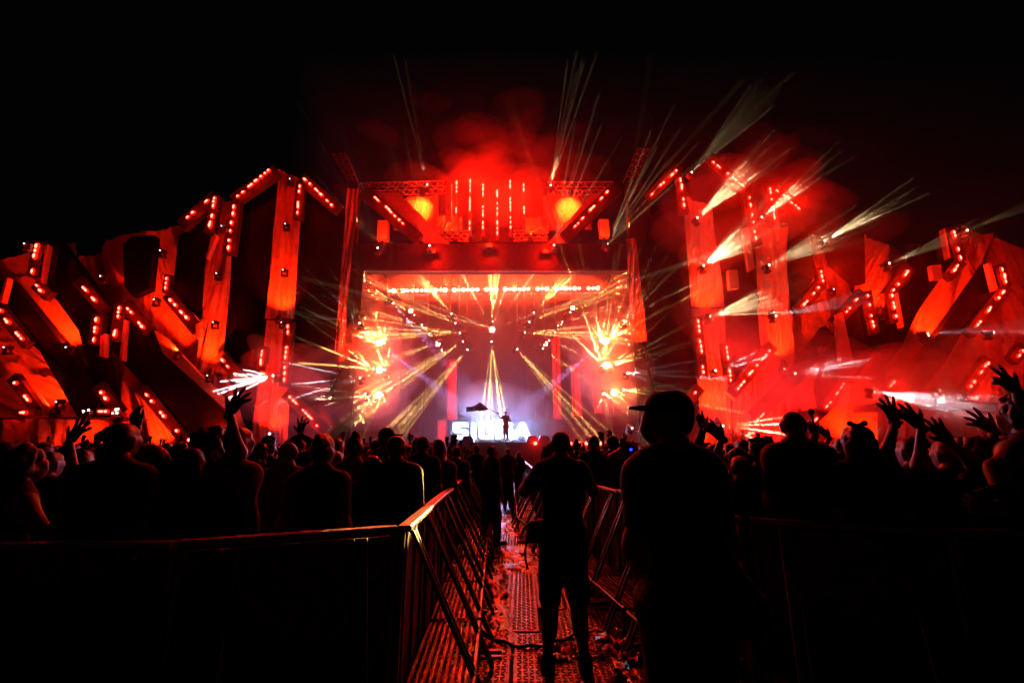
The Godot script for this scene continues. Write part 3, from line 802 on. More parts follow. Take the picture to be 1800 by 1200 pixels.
	for k in n:
		var t := (k + 0.5) / n
		if (k * 7) % 11 in [3, 8]: continue
		var p := a.lerp(b, t)
		var big := 1.0 + 0.8 * pow(absf(sin(k * 1.7)), 3.0)
		lamp_blob("blinder_lamp", root, p + Vector3(-0.07, 0, 0), p + Vector3(0.07, 0, 0), 0.085 * big, M.blinder_white)
		if k % 3 == 0:
			omni(p + Vector3(0, 0.02, 0.4), Color(1, 0.22, 0.08), 2.0 * big, 0.1, root)
	for k in 60:
		if k % 5 == 2: continue
		var p := (a + Vector3(0, -0.32, 0)).lerp(b + Vector3(0, -0.38, 0), (k + 0.5) / 60)
		lamp_blob("small_lamp", root, p, p + Vector3(0.04, 0, 0), 0.022, M.lens_white)
	for q in [["wash lamp under the left top truss", 742, 340, 28.3, 735, 400, 120, 2.6], ["wash lamp under the right top truss", 1002, 340, 28.3, 995, 400, 105, 2.6], ["wash lamp on the left lower truss", 800, 412, 28.0, 793, 380, 50, 2.2], ["wash lamp on the right lower truss", 932, 413, 28.0, 940, 380, 50, 2.2],
			["wash lamp low on the left portal leg", 596, 640, 26.1, 606, 560, 14, 0.5], ["wash lamp low on the right portal leg", 1128, 615, 26.1, 1120, 500, 14, 0.5], ["wash lamp beside the left hanging block", 672, 426, 26.5, 672, 400, 5, 0.4], ["wash lamp beside the right hanging block", 1062, 420, 26.5, 1062, 400, 5, 0.4]]:
		wash(q[0], q[1], q[2], q[3], q[4], q[5], q[6], q[7])
	for p in [at(860, 430, 26.2), at(760, 440, 26.4), at(960, 440, 26.4)]:
		var r := thing("flood_lamp", "red flood lamp on the header, %s" % ["in its middle", "towards its left", "towards its right"][int(used.get("flood_lamp", -1)) + 1], "stage light", p, "flood lamps on the header")
		var s2 := begin()
		boxat(s2, Vector3(0, 0, -0.15), Vector3(0.4, 0.25, 0.25))
		obj("housing", s2, M.case_black, r)
		omni(p + Vector3(0, 0.1, 0.4), RED, 2.6, 0.1, r)

# ---------------------------------------------------------------- lamps
func protos():
	var mk := func(called: String) -> Node3D:
		var r := Node3D.new()
		r.name = called
		var st := begin()
		boxat(st, Vector3(0, -0.33, 0.2), Vector3(0.3, 0.12, 0.3))
		obj("base", st, M.case_black, r)
		st = begin()
		for s in [-1, 1]:
			boxat(st, Vector3(s * 0.17, -0.13, 0.2), Vector3(0.04, 0.34, 0.14))
		obj("yoke", st, M.case_black, r)
		st = begin()
		tube(st, Vector3(0, 0, 0.42), Vector3(0, 0, 0.1), 0.12, 12, 0.14)
		tube(st, Vector3(0, 0, 0.1), Vector3(0, 0, 0.0), 0.14, 12, 0.11)
		obj("housing", st, M.case_black, r)
		return r
	head_proto = mk.call("moving_head")
	wash_proto = mk.call("wash_lamp")

func put(proto: Node3D, label: String, category: String, p: Vector3, b: Basis, group: String) -> Node3D:
	var o := proto.duplicate()
	o.name = numbered(str(proto.name))
	add_child(o)
	o.position = p
	o.basis = b
	tag(o, label, category, group)
	return o

func facing(d: Vector3) -> Basis:
	return Basis.looking_at(d, Vector3.UP if absf(d.normalized().y) < 0.98 else Vector3.BACK)

func idle(label: String, px: float, py: float):
	if head_proto == null: protos()
	var p := wat(px, py, -0.75)
	var o := put(head_proto, label, "stage light", p, facing(Vector3(0, -0.15, 1)), "moving heads on the stage")
	lamp_blob("lens", o, o.position + Vector3(-0.01, 0, -0.02), o.position + Vector3(0.01, 0, -0.02), 0.032, M.lens_white)

func wash(label: String, px: float, py: float, d: float, tx: float, ty: float, energy: float, off := 0.7):
	if head_proto == null: protos()
	var dd := wd(px, d) if d < 15.0 else d
	var p := at(px, py, dd - 0.45)
	var t := at(lerpf(px, tx, 0.45), lerpf(py, ty, 0.45), (wd(tx, d) if d < 15.0 else d) + absf(off) * 0.35)
	var b := facing(t - p)
	var o := put(wash_proto, label, "stage light", p, b, "wash lamps that light the cloth")
	lamp_blob("lens", o, o.position + Vector3(0, 0, -0.01), o.position + Vector3(0, 0.001, -0.01), 0.06, M.screen_red)
	spot(o, Vector3(0, 0, -0.08), Basis(), AMBER, energy * 0.6, 43.0, 1.0, 0.05)

# a moving head with a fan of thin rays
func head(label: String, px: float, py: float, d: float, tx: float, ty: float, spread: float, n: int, energy: float, c: Color, towards := 1.2):
	n = mini(ceili(n * 0.5), 8)
	energy *= 1.25
	if head_proto == null: protos()
	var p := wat(px, py, d)
	var t := wat(tx, ty, d)
	var v := (t - p).normalized()
	v = (v + Vector3(0, 0, towards)).normalized()
	var b := facing(v)
	var o := put(head_proto, label, "stage light", p, b, "moving heads on the stage")
	lamp_blob("lens", o, o.position + Vector3(0, 0, -0.02), o.position + Vector3(0, 0.001, -0.02), 0.05, M.lens_warm)
	var r := RandomNumberGenerator.new()
	r.seed = int(px * 31 + py)
	if d < 15.0 and towards < 1.5 and px > 1140.0: spot(o, Vector3(0, 0, -0.1), Basis(), c, energy * 0.014, spread * 1.15, 1.0, 0.01)
	for k in n:
		var a := TAU * k * 0.381966
		var q := sqrt((k + 0.5) / n) * tan(deg_to_rad(spread)) * r.randf_range(0.85, 1.1)
		if spread > 45.0: q = tan(deg_to_rad(spread)) * r.randf_range(0.45, 1.0)
		var dir := Vector3(cos(a) * q, sin(a) * q, -1.0)
		spot(o, Vector3(0, 0, -0.1), Basis.looking_at(dir), c, energy * r.randf_range(0.5, 1.4), r.randf_range(0.55, 1.0), 0.4, 0.01)

func beams():
	var E := 900.0
	# on the roof and the header
	head("moving head on the left top truss throwing a faint beam up", 751, 325, 27.6, 728, 180, 6, 7, E * 0.5, WARM)
	head("moving head on the right top truss throwing a pale fan up", 968, 326, 27.6, 1008, 190, 9, 16, E * 0.9, WARM)
	head("moving head on the header throwing a pale fan up past the right orange cloth", 974, 431, 26.4, 1012, 340, 17, 18, E * 1.4, WARM)
	head("moving head on the header throwing a faint fan up at left", 755, 432, 26.4, 735, 370, 14, 10, E * 0.22, WARM)
	head("moving head at the right end of the header throwing a wide pale fan", 1067, 429, 26.4, 1150, 310, 17, 20, E * 1.6, WARM)
	head("moving head at the left end of the header with a dim fan", 664, 436, 26.4, 640, 385, 20, 10, E * 0.2, COOL)
	# right wing
	head("moving head at the peak of the inner right column", 1216, 303, -0.9, 1330, 205, 12, 16, E * 1.3, WARM)
	head("moving head high on the inner right column", 1226, 383, -0.9, 1330, 305, 13, 16, E * 1.4, WARM)
	head("moving head halfway up the inner right column with the brightest fan", 1237, 467, -0.9, 1310, 425, 19, 18, E * 2.4, WARM)
	head("moving head low on the inner right column", 1248, 556, -0.9, 1330, 545, 14, 18, E * 1.3, WARM)
	head("moving head at the top of the outer right column", 1339, 382, -0.9, 1430, 318, 11, 14, E * 0.9, WARM)
	head("moving head halfway up the outer right column", 1352, 466, -0.9, 1430, 440, 15, 16, E * 1.5, WARM)
	head("moving head low on the outer right column with a short beam", 1364, 555, -0.9, 1420, 555, 7, 10, E * 1.5, COOL)
	head("moving head above the six-sided right panel", 1450, 423, -0.6, 1520, 392, 11, 14, E * 1.2, WARM)
	head("moving head right of the six-sided right panel", 1563, 463, -0.6, 1640, 440, 9, 13, E * 1.1, WARM)
	head("moving head in the far right gap with a level beam", 1630, 586, -0.9, 1700, 587, 8, 12, E * 0.7, COOL, 0.5)
	head("moving head near the right edge with a level beam", 1746, 584, -0.9, 1810, 588, 8, 10, E * 0.5, COOL, 0.5)
	head("moving head at the far right top with a dim beam", 1700, 405, -0.6, 1780, 380, 7, 9, E * 0.5, WARM)
	head("moving head low right throwing a wide fan over the raised hands", 1536, 688, -1.6, 1660, 712, 12, 16, E * 0.5, COOL, 0.12)
	head("moving head left of the right slanting lamps with a short white beam", 1258, 651, -0.9, 1300, 653, 10, 8, E * 0.4, COOL, 3.0)
	head("moving head below the outer right column with a short white beam", 1398, 656, -0.9, 1440, 662, 11, 7, E * 0.35, COOL, 3.0)
	head("moving head low behind the waving hand with a glaring fan", 1271, 748, -1.2, 1310, 762, 18, 12, E * 1.0, WARM, 2.4)
	head("moving head beside the cap of the tall man with a glaring fan", 1111, 752, 26.0, 1140, 780, 22, 12, E * 1.4, WARM, 1.6)
	# left wing
	head("moving head on the lower inner left column with a glaring white fan", 480, 660, -1.0, 430, 678, 22, 20, E * 3.0, COOL)
	head("moving head low left with a glaring flat fan", 474, 762, -1.2, 440, 770, 14, 10, E * 1.6, WARM, 1.6)
	head("moving head on the left portal leg with a white burst", 632, 568, 26.2, 600, 556, 26, 12, E * 0.52, COOL, 2.2)
	head("moving head on the left portal leg with a grey fan", 633, 664, 26.2, 600, 682, 24, 12, E * 0.39, COOL, 2.2)
	head("moving head low on the left portal leg with a yellow-white fan", 642, 692, 26.2, 605, 706, 12, 10, E * 0.52, WARM, 2.2)
	head("moving head low left inside with a white-gold fan", 658, 695, 27.0, 644, 716, 20, 12, E * 1.36, WARM, 2.2)
	head("moving head low left inside with a broad gold fan", 672, 694, 27.0, 672, 720, 26, 12, E * 1.49, GOLD, 2.2)
	head("upper left of the four glaring heads on the left tower", 657, 602, 27.2, 636, 580, 22, 12, E * 1.61, GOLD, 2.2)
	head("upper right of the four glaring heads on the left tower", 675, 603, 27.2, 685, 575, 24, 12, E * 1.49, GOLD, 2.2)
	head("lower left of the four glaring heads on the left tower", 656, 648, 27.2, 620, 632, 26, 12, E * 1.61, GOLD, 2.2)
	head("lower right of the four glaring heads on the left tower", 676, 650, 27.2, 690, 625, 28, 12, E * 1.49, GOLD, 2.2)
	# right tower
	head("upper left of the glaring heads on the right tower", 1057, 600, 27.2, 1038, 560, 20, 12, E * 1.49, GOLD, 2.2)
	head("upper right of the glaring heads on the right tower", 1071, 597, 27.2, 1100, 565, 22, 12, E * 1.61, GOLD, 2.2)
	head("middle glaring head on the right tower pointing at the crowd", 1058, 643, 27.2, 1052, 615, 40, 20, E * 1.6, GOLD, 0.5)
	head("middle right glaring head on the right tower", 1074, 643, 27.2, 1110, 632, 14, 12, E * 1.49, GOLD, 2.2)
	head("moving head on the right portal leg with a white-gold fan", 1097, 564, 26.4, 1135, 530, 22, 12, E * 0.69, WARM, 2.2)
	head("moving head on the right portal leg with a grey-white fan", 1103, 656, 26.4, 1140, 668, 20, 12, E * 0.43, COOL, 2.2)
	head("low left of the three heads under the right tower", 1062, 691, 27.0, 1060, 730, 26, 12, E * 1.12, GOLD, 2.2)
	head("middle of the three heads under the right tower", 1078, 688, 27.0, 1102, 712, 16, 10, E * 0.74, GOLD, 2.2)
	head("right of the three heads under the right tower", 1096, 685, 27.0, 1130, 705, 14, 10, E * 0.81, GOLD, 2.2)
	# the wheel in the middle
	head("central head throwing gold rays up", 866, 566, 30.0, 868, 470, 8, 16, E * 2.6, GOLD, 0.0)
	head("central head facing the crowd with a glaring star", 865, 579, 29.8, 865, 574, 68, 16, E * 1.4, WARM, 1.0)
	head("central head throwing gold rays down", 864, 600, 30.0, 868, 690, 12, 16, E * 2.2, GOLD, 0.35)
	var arc := [[794, 552, 745, 500, 7, "first"], [801, 568, 735, 540, 11, "second"], [809, 585, 745, 590, 9, "third"], [814, 600, 760, 640, 8, "fourth"], [822, 614, 795, 650, 6, "fifth"]]
	for q in arc:
		head("%s head from the top in the left arc round the central star" % q[5], q[0], q[1], 30.0, q[2], q[3], q[4], 13, E * (2.0 if q[3] > 600 else 2.6), GOLD, 0.3)
	arc = [[938, 550, 1000, 490, 9, "first"], [930, 566, 1020, 530, 11, "second"], [922, 584, 1000, 592, 9, "third"], [909, 613, 945, 660, 7, "fourth"]]
	for q in arc:
		head("%s head from the top in the right arc round the central star" % q[5], q[0], q[1], 30.0, q[2], q[3], q[4], 13, E * (2.0 if q[3] > 600 else 2.6), GOLD, 0.3)
	var outer := [[729, 554, 680, 530, 9, "upper outer head on the left with gold rays"], [742, 571, 680, 562, 8, "second outer head on the left with gold rays"], [755, 587, 700, 594, 5, "third outer head on the left with gold rays"], [768, 601, 700, 635, 6, "fourth outer head on the left with gold rays"], [777, 615, 740, 650, 5, "lowest outer head on the left with gold rays"],
			[1002, 549, 1060, 525, 9, "upper outer head on the right with gold rays"], [988, 566, 1050, 555, 7, "second outer head on the right with gold rays"], [975, 584, 1040, 592, 6, "third outer head on the right with gold rays"], [965, 598, 1030, 630, 6, "fourth outer head on the right with gold rays"], [954, 612, 1010, 660, 5, "lowest outer head on the right with gold rays"]]
	for q in outer:
		head(q[5], q[0], q[1], 31.0, q[2], q[3], q[4], 9, E * (1.4 if q[3] > 600 else 1.9), GOLD, 0.3)
	for q in [[690, 532, 715, 560, "upper violet spotlight on the left aimed at the stage floor"], [683, 618, 740, 660, "lower violet spotlight on the left aimed at the stage floor"], [1047, 615, 990, 660, "violet spotlight on the right aimed at the stage floor"]]:
		var o := put(head_proto, q[4], "stage light", at(q[0], q[1], 29.0), facing(at(q[2], q[3], 29.3) - at(q[0], q[1], 29.0)), "moving heads on the stage")
		lamp_blob("lens", o, o.position + Vector3(0, 0, -0.02), o.position + Vector3(0, 0.001, -0.02), 0.07, M.lens_white)
		spot(o, Vector3(0, 0, -0.1), Basis(), Color(0.72, 0.62, 1.0), E * 0.16, 5.0, 0.5, 0.03)
	for q in [[667, 602, 27.0], [667, 650, 27.0], [665, 694, 26.9], [1064, 600, 27.0], [1066, 642, 27.0], [1080, 690, 26.9], [865, 579, 29.5]]:  # extra lamps added to brighten the core of each head group and the star
		var r := thing("added_glow_lamp", "added glow lamp in the middle of the %s" % ["upper pair on the left tower", "lower pair on the left tower", "low group on the left tower", "upper pair on the right tower", "middle pair on the right tower", "low group on the right tower", "central star"][int(used.get("added_glow_lamp", -1)) + 1], "stage light", at(q[0], q[1], q[2]))
		var st := begin()
		tube(st, Vector3(0, 0, -0.25), Vector3(0, 0, -0.02), 0.12, 12, 0.16)
		obj("housing", st, M.case_black, r)
		lamp_blob("lamp_lens", r, r.position + Vector3(-0.01, 0, 0), r.position + Vector3(0.01, 0, 0), 0.19, M.blinder_white)
		omni(r.position + Vector3(0, 0, 0.25), Color(1, 0.3, 0.09), 1.3, 0.12, r)
	# square gold lamps between the outer heads
	for q in [[722, 546, "highest square gold lamp on the left"], [746, 576, "middle square gold lamp on the left"], [770, 605, "lowest square gold lamp on the left"], [1007, 541, "highest square gold lamp on the right"], [984, 571, "middle square gold lamp on the right"], [959, 604, "lowest square gold lamp on the right"]]:
		var p := at(q[0], q[1], 31.2)
		var r := thing("square_lamp", q[2], "stage light", p, "square gold lamps inside the stage")
		var st := begin()
		boxat(st, Vector3(0, 0, -0.15), Vector3(0.34, 0.34, 0.22))
		obj("housing", st, M.case_black, r)
		st = begin()
		boxat(st, Vector3(0, 0, -0.02), Vector3(0.26, 0.24, 0.03))
		obj("lamp_panel", st, M.blinder_white, r)
		omni(p + Vector3(0, 0, 0.2), Color(1, 0.2, 0.08), 0.25, 0.1, r)
	# the dark pipes the inner heads hang on
	var nth := ["second", "third", "fourth", "fifth", "sixth", "seventh", "middle", "ninth", "tenth", "eleventh", "twelfth", "thirteenth", "fourteenth", "very first", "last"]
	for x in [729, 755, 777, 794, 809, 822, 865, 909, 922, 938, 954, 975, 1002, 666, 1064]:
		var st := begin()
		var which: String = nth.pop_front()
		var p := at(x, 470, 31.4)
		var q := Vector3(p.x, 2.0, p.z)
		if x == 865 or x == 909 or x == 822: q.y = at(x, 620, 31.4).y
		tube(st, p, q, 0.03, 8)
		tag(obj("hanging_pipe", st, M.case_black), "%s thin black pipe from the left carrying lamps inside the stage" % which, "pipe", "black pipes carrying the inner lamps")

# ---------------------------------------------------------------- barriers and walkway
func barrier_proto() -> Node3D:
	# runs along its own x for 1.1 m; the crowd stands on -z, the step and the struts are on +z
	var r := Node3D.new()
	r.name = "crowd_barrier"
	var L := 1.1
	var st := begin()
	bar(st, Vector3(-L / 2 + 0.008, 1.14, 0.015), Vector3(L / 2 - 0.008, 1.14, 0.015), 0.085, 0.036)
	obj("top_rail", st, M.rail_metal, r)
	st = begin()
	bar(st, Vector3(-L / 2 + 0.02, 0.05, 0), Vector3(-L / 2 + 0.02, 1.12, 0), 0.04, 0.04, Vector3.RIGHT)
	obj("post", st, M.barrier_metal, r)
	st = begin()
	bar(st, Vector3(L / 2 - 0.02, 0.05, 0), Vector3(L / 2 - 0.02, 1.12, 0), 0.04, 0.04, Vector3.RIGHT)
	obj("post", st, M.barrier_metal, r)
	st = begin()
	boxat(st, Vector3(0, 0.6, -0.012), Vector3(L - 0.09, 1.0, 0.006))
	for k in 3: boxat(st, Vector3((k - 1) * 0.34, 0.6, 0.0), Vector3(0.05, 1.0, 0.012))
	obj("sheet", st, M.barrier_sheet, r)
	for x in [-0.36, -0.29, 0.29, 0.36]:
		st = begin()
		bar(st, Vector3(x, 1.1, 0.03), Vector3(x, 0.05, 0.55), 0.028, 0.028)
		obj("strut", st, M.barrier_metal, r)
	st = begin()
	bar(st, Vector3(-L / 2 + 0.03, 0.27, 0.44), Vector3(L / 2 - 0.03, 0.27, 0.44), 0.03, 0.04)
	obj("step_edge", st, M.barrier_metal, r)
	for k in 9:
		st = begin()
		boxat(st, Vector3(0, 0.275, 0.06 + k * 0.042), Vector3(L - 0.08, 0.012, 0.02))
		obj("step_slat", st, M.barrier_metal, r)
	for x in [-0.5, 0.5]:
		st = begin()
		bar(st, Vector3(x, 0.03, -0.1), Vector3(x, 0.03, 0.62), 0.05, 0.04)
		obj("foot", st, M.barrier_metal, r)
		st = begin()
		bar(st, Vector3(x, 0.04, 0.44), Vector3(x, 0.26, 0.44), 0.03, 0.03, Vector3.RIGHT)
		obj("step_leg", st, M.barrier_metal, r)
	return r

func barriers():
	var proto := barrier_proto()
	var rows := [
		[[Vector2(-0.66, -2.9), Vector2(-0.9, -9.6), Vector2(-0.95, -21.5)], 1, "left of the aisle"],
		[[Vector2(-0.68, -2.88), Vector2(-1.65, -2.42), Vector2(-4.9, -2.25)], -1, "of the front row turning left"],
		[[Vector2(1.56, -3.3), Vector2(1.07, -6.4), Vector2(0.55, -9.7), Vector2(0.5, -21.5)], -1, "right of the aisle"],
		[[Vector2(1.6, -3.26), Vector2(2.5, -2.78), Vector2(5.4, -2.55)], 1, "of the front row turning right"],
	]
	var ord := ["nearest", "second", "third", "fourth", "fifth", "sixth", "seventh", "eighth", "ninth", "tenth", "eleventh", "twelfth", "thirteenth", "fourteenth", "fifteenth", "sixteenth", "seventeenth", "eighteenth", "nineteenth", "twentieth"]
	for row in rows:
		var pts: Array = row[0]
		var k := 0
		for i in pts.size() - 1:
			var a: Vector2 = pts[i]
			var b: Vector2 = pts[i + 1]
			var n := maxi(1, roundi(a.distance_to(b) / 1.11))
			for j in n:
				var c := a.lerp(b, (j + 0.5) / n)
				var f := (b - a).normalized()
				var x := Vector3(f.x, 0, f.y)
				# step side: to the right of the way for the left row, and the other way round
				var z: Vector3 = Vector3(-f.y, 0, f.x) * float(row[1])
				if row[1] < 0: x = -x
				var o := proto.duplicate()
				o.name = numbered("crowd_barrier")
				add_child(o)
				var s := a.distance_to(b) / n / 1.1
				o.transform = Transform3D(Basis(x * s, Vector3.UP, z), Vector3(c.x, rng.randf_range(-0.008, 0.008), c.y))
				tag(o, "%s steel barrier section with struts and slatted step %s" % [ord[k], row[2]], "barrier", "steel barriers along the crowd")
				k += 1
	proto.free()

func walkway():
	# rows of embossed aluminium planks along the aisle, partly buried under dirt
	var root := Node3D.new()
	root.name = "walkway"
	add_child(root)
	root.set_meta("kind", "structure")
	root.set_meta("label", "aisle paved with embossed metal planks")
	var meshes := []
	for v in 3:
		var st := begin()
		boxat(st, Vector3(0, 0.012, 0), Vector3(0.268, 0.02, 2.37))
		for s in [-1, 1]:
			boxat(st, Vector3(s * 0.122, 0.026, 0), Vector3(0.012, 0.01, 2.37))
		var i := 0
		while i < 56:
			for c in 5:
				var t := Transform3D(Basis(Vector3.UP, 0.7 if (i + c) % 2 else -0.7), Vector3(-0.09 + c * 0.045, 0.025, -1.15 + i * 0.0415))
				box(st, t, Vector3(0.034, 0.006, 0.009))
			i += 1
		meshes.append(st.commit())
	for r in 5:
		for c in 8:
			var x := -0.72 + c * 0.285
			var z := -3.9 - r * 2.42 + (0.6 if c % 2 else 0.0)
			if r > 2 and (x > 0.7): continue
			var o := MeshInstance3D.new()
			o.name = "plank"
			o.mesh = meshes[(r + c) % 3]
			o.material_override = M.plank
			root.add_child(o, true)
			o.position = Vector3(x, rng.randf_range(0.0, 0.012), z)
			o.rotation = Vector3(rng.randf_range(-0.004, 0.004), rng.randf_range(-0.012, 0.012) - 0.012, rng.randf_range(-0.03, 0.03))
	# crumpled dark film trodden over the planks
	for q in [[-0.42, -5.6, 0.9, 3.0, 0.09, "long crumpled dark film trodden over the left of the aisle"], [0.15, -7.4, 0.9, 2.2, 0.06, "crumpled dark film across the middle of the aisle"], [-0.5, -3.4, 0.5, 1.8, 0.07, "dirty film bunched at the foot of the left barriers"], [0.95, -3.9, 0.5, 1.6, 0.09, "crumpled film along the right barriers"], [-0.1, -10.5, 1.0, 3.4, 0.06, "film trodden flat far down the aisle"]]:
		var n := noise(int(q[1] * -100), 1.6, 4)
		var e := noise(int(q[1] * -77), 0.9, 3)
		var st := begin()
		st.set_smooth_group(0)
		var w := 36
		var h := 60
		for j in h + 1:
			for i in w + 1:
				var u := float(i) / w - 0.5
				var v := float(j) / h - 0.5
				var x: float = q[0] + u * q[2] + 0.1 * e.get_noise_2d(v * 6.0, 3.0 + signf(u))
				var z: float = q[1] + v * q[3] + 0.1 * e.get_noise_2d(u * 6.0, 30.0)
				var k := 1.0 - absf(n.get_noise_2d(x * 1.4, z * 1.4)) * 2.2
				var edge := minf(1.0, 6.0 * minf(0.5 - absf(u), 0.5 - absf(v)))
				st.set_uv(Vector2(u, v))
				st.add_vertex(Vector3(x, 0.012 + edge * (0.012 + maxf(0.0, n.get_noise_2d(x * 0.8 + 7.0, z * 0.8)) * q[4] + maxf(0.0, k) * q[4] * 0.5), z))
		for j in h:
			for i in w:
				var a := j * (w + 1) + i
				if n.get_noise_2d(i * 0.35, j * 0.35) > 0.32: continue
				for k in [a, a + 1, a + w + 2, a, a + w + 2, a + w + 1]: st.add_index(k)
		st.generate_normals()
		tag(obj("plastic_film", st, M.plastic_film), q[5], "plastic film")
	# torn pale scraps near the men's feet
	var spots := [[1093, 1132, 0.13, "largest torn pale scrap beside the right barrier foot"], [1105, 1163, 0.12, "folded pale scrap nearest the tall man"], [988, 1150, 0.1, "bright torn scrap between the man's feet"], [1015, 1148, 0.06, "small scrap behind the man's right foot"], [1058, 1146, 0.07, "flat scrap right of the man's foot"], [1040, 1151, 0.05, "tiny scrap at the man's right heel"], [962, 938, 0.07, "scrap far down the aisle"], [855, 965, 0.05, "scrap by the walker's feet"], [1126, 1042, 0.09, "pale scrap caught on the right step edge"]]
	for q in spots:
		var g := tilt * Vector3((q[0] - 900.0) / 800.0, (600.0 - q[1]) / 800.0, -1.0)
		var p := eye + g * ((1.6 - (0.3 if q[1] == 1042 else 0.04)) / -g.y)
		var n := noise(int(q[0]), 2.0, 3)
		var st := begin()
		st.set_smooth_group(0)
		for j in 9:
			for i in 9:
				var u := i / 8.0 - 0.5
				var v := j / 8.0 - 0.5
				var k := 0.6 + 0.5 * n.get_noise_2d(i * 0.3, j * 0.3)
				st.set_uv(Vector2(u, v))
				st.add_vertex(Vector3(u * k, absf(n.get_noise_2d(u * 0.7, v * 0.7 + 4.0)) * 0.5 + absf(u + v) * 0.2, v * k * 1.4) * q[2] * 2.0)
		for j in 8:
			for i in 8:
				var a := j * 9 + i
				for k in [a, a + 1, a + 10, a, a + 10, a + 9]: st.add_index(k)
		st.generate_normals()
		var o := obj("litter_scrap", st, M.pale_litter)
		o.position = p
		o.rotation.y = q[0]
		tag(o, q[3], "litter", "torn scraps on the aisle floor")
	# a black cable lying across the planks
	var cb := begin()
	var prev := Vector3(-0.35, 0.05, -4.6)
	for k in 24:
		var t := (k + 1) / 24.0
		var p := Vector3(-0.35 + t * 1.0, 0.045 + 0.01 * sin(k * 1.3), -4.6 + 0.28 * sin(t * 4.0) + t * 0.35)
		tube(cb, prev, p, 0.014, 6)
		prev = p
	tag(obj("cable", cb, M.case_black), "black cable lying across the aisle planks", "cable")

